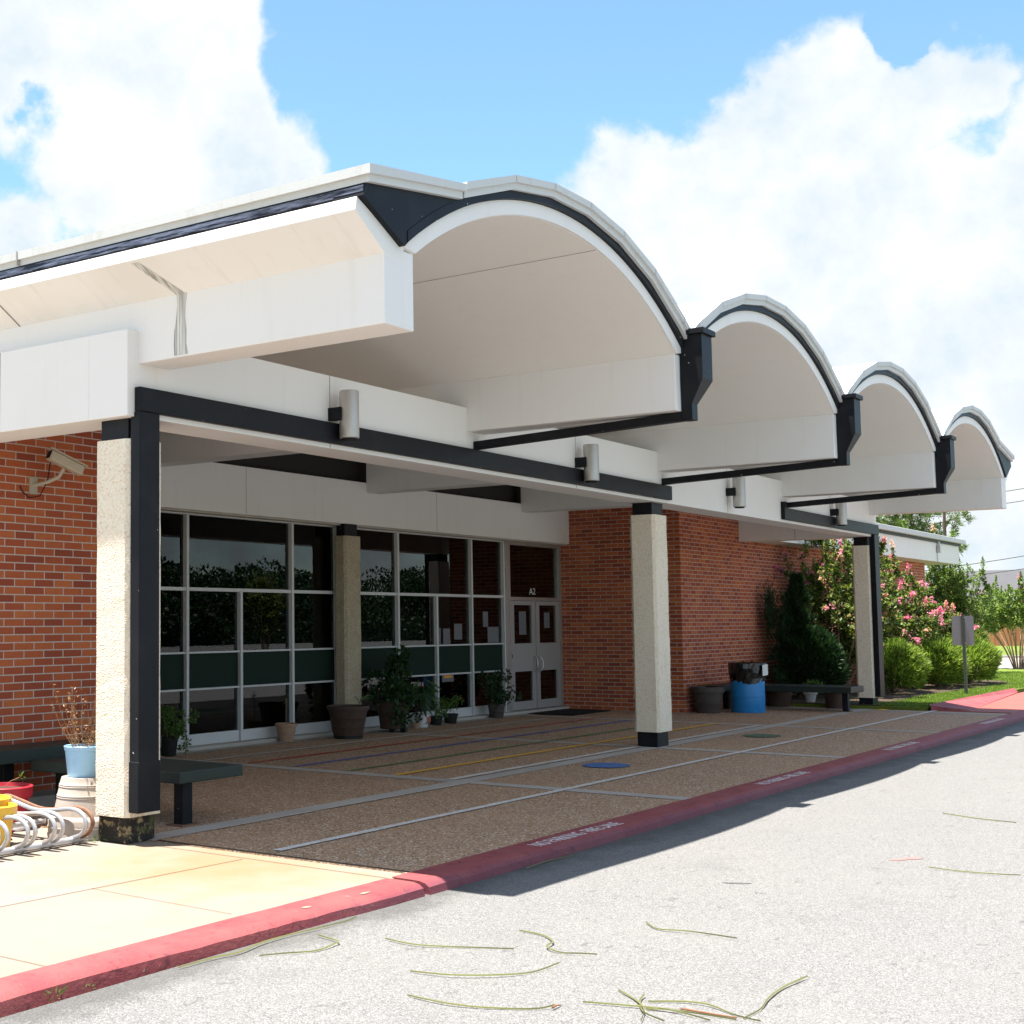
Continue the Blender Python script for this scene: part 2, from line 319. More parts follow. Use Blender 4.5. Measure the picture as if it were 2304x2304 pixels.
M['twig'] = Mat('brown_twig', (.22, .10, .05), .8).m
M['grassblade'] = leafmat('grass_blade', [(.09, .15, .02), (.15, .22, .035), (.23, .30, .06)])

# ---------------------------------------------------------------- mesh helpers
class MB:
    def __init__(s): s.v = []; s.f = []
    def add(s, vs, fs):
        o = len(s.v); s.v += [tuple(p) for p in vs]; s.f += [tuple(i+o for i in q) for q in fs]; return s
    def box(s, x0, x1, y0, y1, z0, z1):
        return s.add([(x0, y0, z0), (x1, y0, z0), (x1, y1, z0), (x0, y1, z0), (x0, y0, z1), (x1, y0, z1), (x1, y1, z1), (x0, y1, z1)],
                     [(0, 3, 2, 1), (4, 5, 6, 7), (0, 1, 5, 4), (1, 2, 6, 5), (2, 3, 7, 6), (3, 0, 4, 7)])
    def prism_xz(s, pts, y0, y1, caps=True):      # closed polygon in x,z (counter-clockwise seen from -y) extruded along y
        n = len(pts); vs = [(x, y0, z) for x, z in pts]+[(x, y1, z) for x, z in pts]
        fs = [(i, i+n, (i+1) % n+n, (i+1) % n) for i in range(n)]
        if caps: fs += [tuple(range(n)), tuple(range(2*n-1, n-1, -1))]
        return s.add(vs, fs)
    def prism_yz(s, pts, x0, x1):
        n = len(pts); vs = [(x0, y, z) for y, z in pts]+[(x1, y, z) for y, z in pts]
        return s.add(vs, [(i, i+n, (i+1) % n+n, (i+1) % n) for i in range(n)]+[tuple(range(n)), tuple(range(2*n-1, n-1, -1))])
    def prism_xy(s, pts, z0, z1):
        n = len(pts); vs = [(x, y, z0) for x, y in pts]+[(x, y, z1) for x, y in pts]
        return s.add(vs, [(i, (i+1) % n, (i+1) % n+n, i+n) for i in range(n)]+[tuple(range(n-1, -1, -1)), tuple(range(n, 2*n))])
    def sheet(s, pts, z): return s.add([(x, y, z) for x, y in pts], [tuple(range(len(pts)))])
    def lathe(s, prof, c=(0, 0, 0), seg=28, open_=False):     # prof: (r, z)
        o = []; n = len(prof)
        for r, z in prof:
            o += [(c[0]+r*cos(2*pi*i/seg), c[1]+r*sin(2*pi*i/seg), c[2]+z) for i in range(seg)]
        fs = [(j*seg+i, j*seg+(i+1) % seg, (j+1)*seg+(i+1) % seg, (j+1)*seg+i) for j in range(n-1) for i in range(seg)]
        fs.append(tuple(range(seg-1, -1, -1)))
        if not open_: fs.append(tuple((n-1)*seg+i for i in range(seg)))
        return s.add(o, fs)
    def tube(s, path, r, seg=8, r1=None):
        P = [Vector(p) for p in path]; n = len(P); o = []
        ref = Vector((0, 0, 1)); prev = None
        for i, p in enumerate(P):
            d = (P[min(i+1, n-1)]-P[max(i-1, 0)]).normalized()
            if prev is None:
                a = d.cross(ref) if abs(d.dot(ref)) < .95 else d.cross(Vector((1, 0, 0)))
            else: a = prev-d*prev.dot(d)
            a.normalize(); prev = a; b_ = d.cross(a)
            rr = r if r1 is None else r+(r1-r)*i/(n-1)
            o += [p+(a*cos(2*pi*k/seg)+b_*sin(2*pi*k/seg))*rr for k in range(seg)]
        fs = [(j*seg+i, (j+1)*seg+i, (j+1)*seg+(i+1) % seg, j*seg+(i+1) % seg) for j in range(n-1) for i in range(seg)]
        fs += [tuple(range(seg)), tuple((n-1)*seg+i for i in range(seg-1, -1, -1))]
        return s.add(o, fs)
    def leaf(s, p, d, n, L, wd):      # diamond leaf
        d = d.normalized(); sd = d.cross(n)
        if sd.length < 1e-3: sd = d.cross(Vector((1, .3, .2)))
        sd.normalize(); m_ = p+d*L*.45
        return s.add([p, m_+sd*wd*.5, p+d*L, m_-sd*wd*.5], [(0, 1, 2, 3)])
def build(mb, name, mat, parent=None, smooth=False, bevel=0, local=False, solid=0):
    me = bpy.data.meshes.new(name); me.from_pydata(mb.v, [], mb.f); me.validate(); me.update()
    if smooth:
        me.polygons.foreach_set('use_smooth', [True]*len(me.polygons))
    me.materials.append(mat)
    o = bpy.data.objects.new(name, me); COL.objects.link(o)
    if smooth:
        try: me.set_sharp_from_angle(angle=radians(38))
        except Exception: pass
    if parent is not None:
        o.parent = parent
        if not local:
            w = Vector((0, 0, 0)); q = parent
            while q is not None: w += q.location; q = q.parent
            o.location = -w
    if bevel:
        bv = o.modifiers.new('bevel', 'BEVEL'); bv.width = bevel; bv.segments = 2; bv.limit_method = 'ANGLE'; bv.angle_limit = radians(40)
    return o
def thing(name, label, cat, loc=(0, 0, 0), group=None):
    o = bpy.data.objects.new(name, None); COL.objects.link(o); o.location = loc; o.empty_display_size = .2
    o['label'] = label; o['category'] = cat
    if group: o['group'] = group
    return o
def tag(o, label, cat, group=None):
    o['label'] = label; o['category'] = cat
    if group: o['group'] = group
    return o
def struct(mb, name, mat, label=None, smooth=False):
    o = build(mb, name, mat, smooth=smooth); o['kind'] = 'structure'
    if label: o['label'] = label; o['category'] = name.replace('_', ' ')
    return o
R = random.Random(7)

# ---------------------------------------------------------------- ground, road, kerb, pavement
ZR = -.08
g = MB().sheet([(-900, -900), (900, -900), (900, 900), (-900, 900)], -.14)
struct(g, 'ground', M['lawn'], 'flat green grass ground spreading out beyond the road and lawn')
rd = MB().sheet([(-200, -49), (260, -49), (260, 4.4), (50.6, 4.4), (50.6, 4.85), (-200, 4.85)], ZR)
road = struct(rd, 'road', M['asphalt'], 'pale weathered asphalt road in front of the canopy')
pv = MB(); pv.box(7.84, 27.35, 5.08, 12.3, -.14, 0)
pav = struct(pv, 'pavement', M['aggregate'], 'brown pebble pavement shaded under the arched canopy')
def strip(name, mat, x0, x1, y0, y1, z=.004, wob=0.):
    mb = MB(); n = max(2, int((x1-x0)/.25)) if wob else 1; a = []; b_ = []
    for i in range(n+1):
        x = x0+(x1-x0)*i/n; a.append((x, y0+R.uniform(-wob, wob), z)); b_.append((x, y1+R.uniform(-wob, wob), z))
    mb.add(a+b_, [(i, i+1, n+2+i, n+1+i) for i in range(n)]); return build(mb, name, mat, pav)
strip('concrete_strip', M['strip'], 7.84, 27.3, 7.40, 7.62)
for x in (12.62, 17.5, 22.15, 26.95): strip('concrete_strip', M['strip'], x-.11, x+.11, 5.09, 7.40); strip('concrete_strip', M['strip'], x-.11, x+.11, 7.62, 11.9)
strip('concrete_strip', M['strip'], 10.3, 24.36, 11.9, 12.3, .006)
strip('edge_strip', M['mulch'], 7.845, 7.90, 5.12, 7.38, .003, .01)  # narrow dark brown strip along the left edge of the pebbles
strip('painted_line', M['linewhite'], 8.02, 27.7, 6.30, 6.38, .008, .004)
strip('painted_line', M['linewhite'], 10.4, 21.6, 11.14, 11.20, .008, .004)
strip('painted_line', M['linewhite'], 12.7, 22.1, 7.66, 7.75, .008, .005)
strip('painted_line', M['linewhite'], 8.5, 12.5, 7.375, 7.395, .009, .006)
strip('painted_line', M['linered'], 12.8, 22.1, 10.50, 10.56, .008, .004)
strip('painted_line', M['lineblue'], 12.8, 22.0, 9.82, 9.88, .008, .004)
strip('painted_line', M['linegreen'], 12.8, 22.0, 9.04, 9.10, .008, .004)
strip('painted_line', M['lineyellow'], 12.72, 22.1, 8.36, 8.44, .0085, .003)
strip('painted_line', M['lineyellow'], 26.95, 27.3, 7.1, 7.25, .010)
for x, y, mt in ((14.97, 7.0, M['dotblue']), (20.1, 6.98, M['dotgreen'])):
    build(MB().sheet([(x+.30*cos(a*pi/20), y+.26*sin(a*pi/20)) for a in range(40)], .009), 'painted_circle', mt, pav)

# left concrete walk
wk = MB(); wk.box(-30, 7.83, 5.08, 9.9, -.14, -.004).box(-120, 7.68, 9.9, 60, -.14, -.006)
walk = struct(wk, 'side_pavement', M['walk'], 'cream sunlit concrete pavement left of the canopy with thin joints')
def seam(pts, w=.008, parent=walk, z=.0, mat=None, name='expansion_joint'):
    mb = MB()
    for (a, b_) in zip(pts, pts[1:]):
        d = Vector((b_[0]-a[0], b_[1]-a[1], 0)).normalized(); s_ = Vector((-d.y, d.x, 0))*w/2
        mb.sheet([(a[0]-s_.x, a[1]-s_.y), (b_[0]-s_.x, b_[1]-s_.y), (b_[0]+s_.x, b_[1]+s_.y), (a[0]+s_.x, a[1]+s_.y)], z)
    return build(mb, name, mat or M['seam'], parent)
seam([(2, 6.5), (5.49, 6.42), (7.62, 6.33)]); seam([(7.69, 7.3), (7.66, 6.3), (7.62, 5.12)])
seam([(6.22, 6.40), (6.16, 5.2)], .005); seam([(4.71, 6.43), (4.69, 5.1)], .005); seam([(3.2, 6.46), (3.15, 5.1)], .005)
build(MB().box(7.0, 10.2, 9.55, 9.98, -.02, .10), 'wall_footing', M['strip'], walk)

# red kerb
def kerb(x0, x1, name, label, yo=lambda x: 0.0, mat=None):
    mb = MB(); n = int((x1-x0)/.16); prof = [(5.10, -.10), (5.10, .003), (4.89, .001), (4.845, -.010), (4.815, -.032), (4.80, -.10)]
    k = len(prof); vs = []
    for i in range(n+1):
        x = x0+(x1-x0)*i/n; j = [R.uniform(-.006, .006) for _ in range(3)]
        for q, (y, z) in enumerate(prof):
            yy = y+(yo(x)*(1 if q > 1 else .3))+(j[0] if q >= 2 else j[2]*.6); zz = z+(j[1]*.4 if 2 <= q <= 4 else 0)
            vs.append((x, yy, zz))
    fs = [(i*k+q, (i+1)*k+q, (i+1)*k+q+1, i*k+q+1) for i in range(n) for q in range(k-1)]
    fs += [tuple(range(k)), tuple(n*k+q for q in range(k-1, -1, -1))]
    mb.add(vs, fs); return struct(mb, name, mat or M['red'], label, smooth=True)
kerb(-20, 7.60, 'kerb', 'sunlit red painted kerb edging the cream concrete at the left', lambda x: .10 if x < 5 else .10*(1-(x-5)/2.6))
kb = kerb(7.66, 27.6, 'kerb', 'shaded red painted kerb edging the pebble pavement, stencilled with white letters')
kerb(27.6, 50.4, 'kerb', 'sunlit red painted kerb at the far right past the canopy')
def text(s, size, name, mat, parent, mtx, ext=.001, font_scale=(1, 1)):
    cu = bpy.data.curves.new(name, 'FONT'); cu.body = s; cu.size = size; cu.extrude = ext; cu.align_x = 'LEFT'; cu.resolution_u = 3
    cu.space_character = 1.0
    tmp = bpy.data.objects.new(name, cu); COL.objects.link(tmp)
    dg = bpy.context.evaluated_depsgraph_get(); me = bpy.data.meshes.new_from_object(tmp.evaluated_get(dg))
    bpy.data.objects.remove(tmp); xs = [v.co.x for v in me.vertices]; x1 = max(xs)
    me.transform(Matrix.Diagonal((font_scale[0]/x1, font_scale[1], 1, 1))); me.transform(mtx); me.materials.clear(); me.materials.append(mat)
    o = bpy.data.objects.new(name, me); COL.objects.link(o); o.parent = parent; q = parent; w_ = Vector((0, 0, 0))
    while q is not None: w_ += q.location; q = q.parent
    o.location = -w_
    return o
for xx in (9.33, 14.15, 18.8, 24.4):
    text('NO PARKING  FIRE LANE', .15, 'stencil_lettering', M['stencil'], kb, Matrix.Translation((xx, 4.895, .0045)), .0006, (1.45, 1.2))
struct(MB().box(27.6, 40, 5.11, 6.36, -.12, .0), 'ramp', M['redramp'], 'salmon red painted walk beyond the canopy')
mb = MB().add([(27.85, 5.85, .002), (35.2, 6.38, .02), (35.2, 6.46, .11), (27.5, 6.46, .11), (27.35, 6.40, .10), (27.35, 6.40, -.05), (27.85, 5.85, -.05), (35.2, 6.38, -.05)],
    [(0, 1, 2, 3, 4), (4, 5, 6, 0), (0, 6, 7, 1)])
struct(mb, 'ramp_edge', M['red'], 'bright red sloping kerb flare between lawn and salmon walk')
lw = MB(); pts = [(27.35, 6.46), (50.5, 6.46), (50.5, 30), (27.35, 30)]
lw.prism_xy(pts, -.13, .06); lawn = struct(lw, 'lawn', M['lawn'], 'bright green mown lawn beside the flower bed')
bed = MB().prism_xy([(27.36, 7.3), (28.3, 7.15), (31, 7.6), (34.5, 7.35), (38.5, 7.1), (40.0, 7.6), (40.5, 9.85), (27.36, 9.85)], 0, .075)
struct(bed, 'planting_bed', M['mulch'], 'dark mulch planting bed against the brick wall')
struct(MB().sheet([(51.0, 4.5), (66.5, 4.5), (66.5, 300), (51.0, 300)], .02), 'street', M['street'], 'pale concrete cross street beyond the lawn')
struct(MB().box(66.5, 67.0, 4.5, 300, -.1, .12), 'kerb', M['kerbgrey'], 'grey kerb on the far side of the cross street')
struct(MB().box(67.0, 300, 4.5, 300, -.1, .10), 'verge', M['lawn'], 'green grass verge in front of the cedar fence')

# grass blades on the near lawn
mb = MB()
for i in range(45000):
    t_ = R.random()**1.4; x = 27.5+t_*20; y = 6.5+R.random()*(2.2+t_*1.6)
    if y > 7.45 and x < 40 and R.random() < .93: continue
    h = R.uniform(.02, .05); a = R.uniform(0, 2*pi); wv = Vector((cos(a), sin(a), 0))*.011; z = .058
    p = Vector((x, y, z)); q = p+Vector((R.uniform(-.02, .02), R.uniform(-.02, .02), h)); mb.add([p-wv, p+wv, q], [(0, 1, 2)])
go = build(mb, 'grass', M['grassblade']); go['kind'] = 'stuff'; go['label'] = 'short mown grass blades on the lawn beside the flower bed'; go['category'] = 'grass'

# ---------------------------------------------------------------- the school building
X0, S, HW, YF, YB = 7.80, 4.949, .178, 5.08, 7.36
RI, CZ, RISE = 4.119, .771, 4.89
V = [X0+S*k for k in range(5)]
Bd = thing('school_building', 'brick school entrance building under a white canopy of four arched vaults on pebbled columns', 'building', (17.7, 9, 0))
def arc(cx, r, xa, xb, n):
    return [(xa+(xb-xa)*i/n, CZ+sqrt(max(0, r*r-(xa+(xb-xa)*i/n-cx)**2))) for i in range(n+1)]
def ring(cx, r0, r1, xa0, xb0, xa1, xb1, n): return arc(cx, r0, xa0, xb0, n)+arc(cx, r1, xb1, xa1, n)
def ring_mesh(mb, inner, outer, y0, y1):     # matching lists of points
    n = len(inner)
    vs = [(x, y0, z) for x, z in inner]+[(x, y0, z) for x, z in outer]+[(x, y1, z) for x, z in inner]+[(x, y1, z) for x, z in outer]
    fs = []
    for i in range(n-1):
        fs += [(i, i+1, n+i+1, n+i), (2*n+i, 3*n+i, 3*n+i+1, 2*n+i+1), (i, 2*n+i, 2*n+i+1, i+1), (n+i, n+i+1, 3*n+i+1, 3*n+i)]
    fs += [(0, n, 3*n, 2*n), (n-1, 3*n-1, 4*n-1, 2*n-1)]
    return mb.add(vs, fs)
for k in range(4):
    cx = (V[k]+V[k+1])/2; a, b_ = V[k]+HW, V[k+1]-HW; A, B_ = V[k]+.002, V[k+1]-.002; n = 40
    v = build(ring_mesh(MB(), arc(cx, RI, a, b_, n), arc(cx, RI+.12, A, B_, n), YF, 12.25), 'vault', M['white_soffit'], Bd, smooth=True)
    # end rim, slightly proud
    build(ring_mesh(MB(), arc(cx, RI+.004, a+.002, b_-.002, n), arc(cx, RI+.118, A+.006, B_-.006, n), YF-.02, YF-.002), 'arch_rim', M['white'], v, smooth=True)
    build(ring_mesh(MB(), arc(cx, RI+.121, A+.03, B_-.03, n), arc(cx, RI+.185, A+.03, B_-.03, n), YF-.055, YF+.1), 'trim_band', M['black'], v, smooth=True)
    xs = [cx+.655*(j-3.5) for j in range(8)]; xs[0] = max(xs[0], A+.02); xs[-1] = min(xs[-1], B_-.02)
    xs = [A+.01]+xs+[B_-.01] if xs[0] > A+.1 else xs
    if k == 0: xs = [8.545]+[x for x in xs if x > 8.7]
    if k == 3: xs = [x for x in xs if x < 26.7]+[26.85]
    z_ = lambda x, r: (x, CZ+sqrt(r*r-(x-cx)**2))
    cp = build(ring_mesh(MB(), [z_(x, RI+.186) for x in xs], [z_(x, RI+.245) for x in xs], YF-.085, YF+.12), 'coping', M['coping'], v)
    build(ring_mesh(MB(), [z_(x, RI+.238) for x in xs], [z_(x, RI+.292) for x in xs], YF-.11, YF+.12), 'coping_cap', M['coping'], v)
    for x in xs[1:-1]:
        p0 = z_(x, RI+.19); p1 = z_(x, RI+.296)
        build(MB().box(x-.004, x+.004, YF-.1115, YF-.05, p0[1]+.052, p1[1]-.012), 'coping_joint', M['kerbgrey'], v)
    xx_ = cx+.62; zz_ = CZ+sqrt(RI*RI-.62**2)-.0015; build(MB().box(xx_-.0025, xx_+.0025, YF, 12.04, zz_-.003, zz_+.004), 'panel_joint', M['kerbgrey'], v) if k == 0 else None
    build(ring_mesh(MB(), arc(cx, RI+.121, A, B_, n), arc(cx, RI+.278, A, B_, n), YF+.13, 24), 'roof_shell', M['roof'], v, smooth=True)
for k in range(5):
    o_ = MB().box(V[k]-HW, V[k]+HW, YF, 12.06, 3.65, 4.192)
    build(o_, 'valley_beam', M['white'], Bd, bevel=.006)
for k in range(5):
    if k in (0, 4): pass
# flared eaves at both ends
for sgn, nm in ((1, 'west'), (-1, 'east')):
    mx_ = (lambda x: x) if sgn == 1 else (lambda x: 2*17.698-x)
    def poly(p): return [(mx_(x), z) for x, z in (p if sgn == 1 else p[::-1])]
    ea = build(MB().prism_xz(poly([(7.30, 4.44), (7.28, 4.345), (7.621, 4.13), (7.86, 4.13), (7.86, 4.208)]), YF-.003, 24), 'flared_eave', M['eave'], Bd, bevel=.004)
    arcp = [(x, CZ+sqrt((RI+.12)**2-(x-(V[0]+S/2))**2)) for x in (8.54, 8.4, 8.2, 8.0, 7.87)]
    build(MB().prism_xz(poly([(7.335, 4.53), (7.31, 4.442), (7.80, 4.205)]+arcp[::-1]+[(8.54, 4.70)]), YF-.05, YF+.2), 'black_gusset', M['black'], ea)
    build(MB().prism_xz(poly([(7.33, 4.53), (7.33, 4.58), (8.52, 4.755), (8.52, 4.70)]), YF-.085, 24), 'coping', M['coping'], ea)
    build(MB().prism_xz(poly([(7.30, 4.575), (7.30, 4.64), (8.54, 4.81), (8.54, 4.756), (7.32, 4.578)]), YF-.11, 24), 'coping_cap', M['coping'], ea)
    build(MB().prism_xz(poly([(7.318, 4.462), (7.345, 4.462), (7.345, 4.515), (7.322, 4.515)]), YF-.04, 24), 'flashing', M['foil'], ea)
    build(MB().prism_xz(poly([(7.326, 4.441), (7.35, 4.441), (7.35, 4.53), (7.33, 4.53)]), YF-.038, 24), 'black_fillet', M['black'], ea)
    for yj in (8.4, 12.5): build(MB().box(*(sorted((mx_(7.293), mx_(7.40)))), yj, yj+.012, 4.53, 4.642), 'coping_joint', M['kerbgrey'], ea)
    if sgn == 1:
        for yj in (8.72,):
            mb = MB().prism_xz([(7.277, 4.341), (7.618, 4.126), (7.622, 4.13), (7.285, 4.346)], yj, yj+.012); build(mb, 'panel_joint', M['panelseam'], ea)
# drip stain strips below the cracked joint on the first eave (dirt with a shape of its own)
w = Mat('drip_stain', (.62, .60, .55), .8)
c = w.mix(w.rng(w.noise(5, 4, .6, stretch=(1, 9, .25)), .40, .60), (.70, .68, .64), (.30, .30, .27)); w.color(c); M['stain'] = w.m
mb = MB(); prev = None
zz = [4.129, 4.05, 3.95, 3.85, 3.75, 3.665]; L_ = [6.86, 6.875, 6.88, 6.865, 6.87, 6.85]; Rr = [6.96, 6.955, 6.965, 6.985, 6.99, 6.985]
vs = [(7.6185, l, z) for l, z in zip(L_, zz)]+[(7.6185, r, z) for r, z in zip(Rr, zz)]
mb.add(vs, [(i, i+1, 7+i, 6+i) for i in range(5)]); build(mb, 'drip_stain', M['stain'], Bd)
mb = MB().add([(7.300, 7.06, 4.3295), (7.300, 7.13, 4.3295), (7.617, 6.965, 4.1295), (7.617, 6.88, 4.1295)], [(0, 1, 2, 3)]); build(mb, 'drip_stain', M['stain'], Bd)

# perimeter beams
fb = build(MB().box(7.50, 27.88, YB, YB+.42, 3.235, 3.905), 'front_beam', M['white'], Bd, bevel=.006)
wb = build(MB().box(7.502, 7.95, YB+.421, 20, 3.236, 3.904), 'side_beam', M['white'], Bd, bevel=.004)
build(MB().box(27.43, 27.878, YB+.421, 9.86, 3.236, 3.904), 'side_beam', M['white'], Bd, bevel=.004)
for x in (10.12, 15.1, 20.05, 25.0): build(MB().box(x-.004, x+.004, YB-.002, YB, 3.24, 3.90), 'panel_joint', M['panelseam'], fb)
for y in (8.83, 10.6): build(MB().box(7.4995, 7.502, y, y+.007, 3.24, 3.90), 'panel_joint', M['panelseam'], wb)
build(MB().box(27.428, 27.43, 8.75, 8.758, 3.24, 3.90), 'panel_joint', M['panelseam'], Bd)
# columns
def column(x0, x1, y0, y1, ztop, zcap, mat, basemat, zb=.20):
    c_ = .035
    pts = [(x0+c_, y0), (x1-c_, y0), (x1, y0+c_), (x1, y1-c_), (x1-c_, y1), (x0+c_, y1), (x0, y1-c_), (x0, y0+c_)]
    mb = MB(); nz = 24; n = len(pts); vs = []
    for j in range(nz+1):
        z = zb+(ztop-zb)*j/nz
        for (x, y) in pts: vs.append((x+R.uniform(-.003, .003), y+R.uniform(-.003, .003), z))
    fs = [(j*n+i, j*n+(i+1) % n, (j+1)*n+(i+1) % n, (j+1)*n+i) for j in range(nz) for i in range(n)]+[tuple(range(n-1, -1, -1)), tuple(nz*n+i for i in range(n))]
    mb.add(vs, fs)
    c = build(mb, 'column', mat, Bd)
    build(MB().box(x0+.045, x1-.045, y0+.045, y1-.03, ztop, zcap), 'column_cap', M['black'], c, bevel=.005)
    build(MB().box(x0+.05, x1-.04, y0+.05, y1-.02, 0, zb), 'column_base', basemat, c, bevel=.005)
column(7.555, 7.95, 7.40, 7.77, 3.07, 3.234, M['pebble'], M['mossy'])
column(17.45, 17.90, 7.40, 7.75, 3.07, 3.234, M['pebble'], M['black'])
column(27.48, 27.93, 7.40, 7.72, 3.07, 3.234, M['pebble'], M['black'])
column(16.84, 17.26, 11.98, 12.2, 2.955, 3.14, M['pebble_stained'], M['black'], .02)
# gutter pipes painted black
dp = build(MB().box(7.575, 7.80, 7.30, 7.398, .60, 3.275).box(7.575, 17.84, 7.295, 7.358, 3.275, 3.462), 'downpipe', M['black'], Bd, bevel=.008)
build(MB().box(7.565, 7.81, 7.295, 7.397, .24, .62), 'downpipe_shoe', M['black'], dp, bevel=.008)
dp2 = build(MB().box(27.50, 27.80, 7.30, 7.398, .22, 3.275).box(22.40, 27.80, 7.295, 7.358, 3.275, 3.462), 'downpipe', M['black'], Bd, bevel=.006)
for k in (1, 2, 3):
    x = V[k]+.02
    hx0, hx1 = V[k]-.07, V[k]+.19
    p = [(5.07, 3.60), (5.07, 4.38), (4.855, 4.38), (4.855, 3.95), (4.99, 3.72), (4.99, 3.60)]
    mb = MB()
    # tapered head: full width above, narrower spout below
    lv = [(4.38, 4.855, hx0, hx1), (3.95, 4.855, hx0, hx1), (3.72, 4.97, hx0+.01, hx0+.15), (3.565, 4.97, hx0+.01, hx0+.15)]
    vs = []
    for z, y, a, b_ in lv: vs += [(a, y, z), (b_, y, z), (b_, 5.075, z), (a, 5.075, z)]
    fs = [(0, 1, 2, 3)]+[(4*j+i, 4*j+4+i, 4*j+4+(i+1) % 4, 4*j+(i+1) % 4) for j in range(3) for i in range(4)]+[(15, 14, 13, 12)]
    mb.add(vs, fs); hd = build(mb, 'rainwater_head', M['black'], Bd, bevel=.004)
    build(MB().box(hx0-.03, hx1+.03, 4.825, 5.06, 4.38, 4.435), 'head_rim', M['black'], hd, bevel=.006)
    a0 = hx0+.01; mb = MB()
    mb.prism_yz([(5.076, 3.565), (5.076, 3.648), (7.357, 3.555), (7.357, 3.475)], a0, a0+.11)
    build(mb, 'gutter_pipe', M['black'], hd)
    if k == 3: build(MB().box(22.40, 22.52, 7.29, 7.357, 3.462, 3.56), 'gutter_elbow', M['black'], hd)
# brick walls
build(MB().box(24.38, 24.62, 9.861, 12.6, 0, 3.9), 'brick_wall', M['brick_y'], Bd)
build(MB().box(24.38, 27.86, 9.858, 9.86, 0, 3.9).box(24.622, 27.86, 9.86, 10.1, 0, 3.9), 'brick_wall', M['brick_x'], Bd)
build(MB().box(7.7, 10.2, 9.90, 10.1, .10, 3.6), 'brick_wall', M['brick_x'], Bd)
build(MB().box(10.0, 10.199, 10.101, 12.6, 0, 3.9), 'brick_wall', M['brick_y'], Bd)
build(MB().box(7.70, 7.9, 10.102, 24, 0, 3.23), 'brick_wall', M['brick_y'], Bd)
build(MB().box(26.0, 26.008, 9.8565, 9.858, .0, 3.23), 'expansion_joint', M['panelseam'], Bd)
# spandrel and clerestory over the glass
sp_ = build(MB().box(10.2, 24.365, 12.05, 12.30, 3.14, 3.80), 'spandrel', M['white'], Bd, bevel=.004)
for x in (14.6, 19.55): build(MB().box(x, x+.006, 12.048, 12.05, 3.14, 3.80), 'panel_joint', M['panelseam'], sp_)
build(MB().box(10.2, 24.36, 12.10, 12.25, 3.115, 3.139), 'head_flashing', M['strip'], sp_)
for k in range(4):
    cx = (V[k]+V[k+1])/2; pts = arc(cx, RI+.05, V[k], V[k+1], 20)
    mb = MB().prism_xz([(V[k]+.001, 3.81), (V[k+1]-.001, 3.81)]+pts[::-1], 12.262, 12.30); build(mb, 'clerestory_panel', M['dark'], Bd)
# interior room behind the glass
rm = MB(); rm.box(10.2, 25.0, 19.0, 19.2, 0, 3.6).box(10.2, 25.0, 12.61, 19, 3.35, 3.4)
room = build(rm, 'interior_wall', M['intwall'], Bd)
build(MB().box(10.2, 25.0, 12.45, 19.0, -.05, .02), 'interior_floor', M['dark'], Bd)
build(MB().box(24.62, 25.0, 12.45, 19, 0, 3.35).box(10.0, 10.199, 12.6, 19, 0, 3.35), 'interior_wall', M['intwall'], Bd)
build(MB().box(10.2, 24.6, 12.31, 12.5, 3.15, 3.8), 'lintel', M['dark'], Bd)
# window walls
G = 12.30
def window(xv_full, xv_low, x0, x1):
    f = MB(); d0, d1 = G-.05, G+.06
    f.box(x0, x1, d0, d1, 3.095, 3.138); f.box(x0, x1, d0+.001, d1, 2.087, 2.132)
    for z in (1.258, .775): f.box(x0, x1, d0+.004, d1, z, z+.024)
    for x in xv_full: f.box(x-.024, x+.024, d0-.012, d1+.01, .05, 3.093)
    for x in xv_low: f.box(x-.024, x+.024, d0-.010, d1+.01, .05, 2.086)
    wf = build(f, 'window', M['frame'], Bd)
    xa = sorted(xv_full); xl = sorted(xv_full+xv_low)
    for a, b_ in zip(xa, xa[1:]): build(MB().box(a+.025, b_-.025, G, G+.008, 2.134, 3.094), 'pane', M['glass'], wf)
    for a, b_ in zip(xl, xl[1:]):
        build(MB().box(a+.025, b_-.025, G, G+.008, 1.284, 2.085), 'pane', M['glass'], wf)
        build(MB().box(a+.025, b_-.025, G-.01, G+.02, .801, 1.256), 'green_panel', M['greenpanel'], wf)
        build(MB().box(a+.025, b_-.025, G, G+.008, .20, .773), 'pane', M['glass'], wf)
        build(MB().box(a+.025, b_-.025, G-.03, G+.03, .05, .198), 'base_panel', M['frame'], wf, bevel=.004)
    return wf
window([10.24, 11.36, 13.62, 15.89, 16.99], [12.49, 14.73], 10.22, 17.01)
window([17.26, 18.67, 20.99, 22.13], [19.84], 17.24, 22.155)
build(MB().box(10.2, 24.37, 12.12, 12.40, 0, .048), 'sill', M['strip'], Bd)
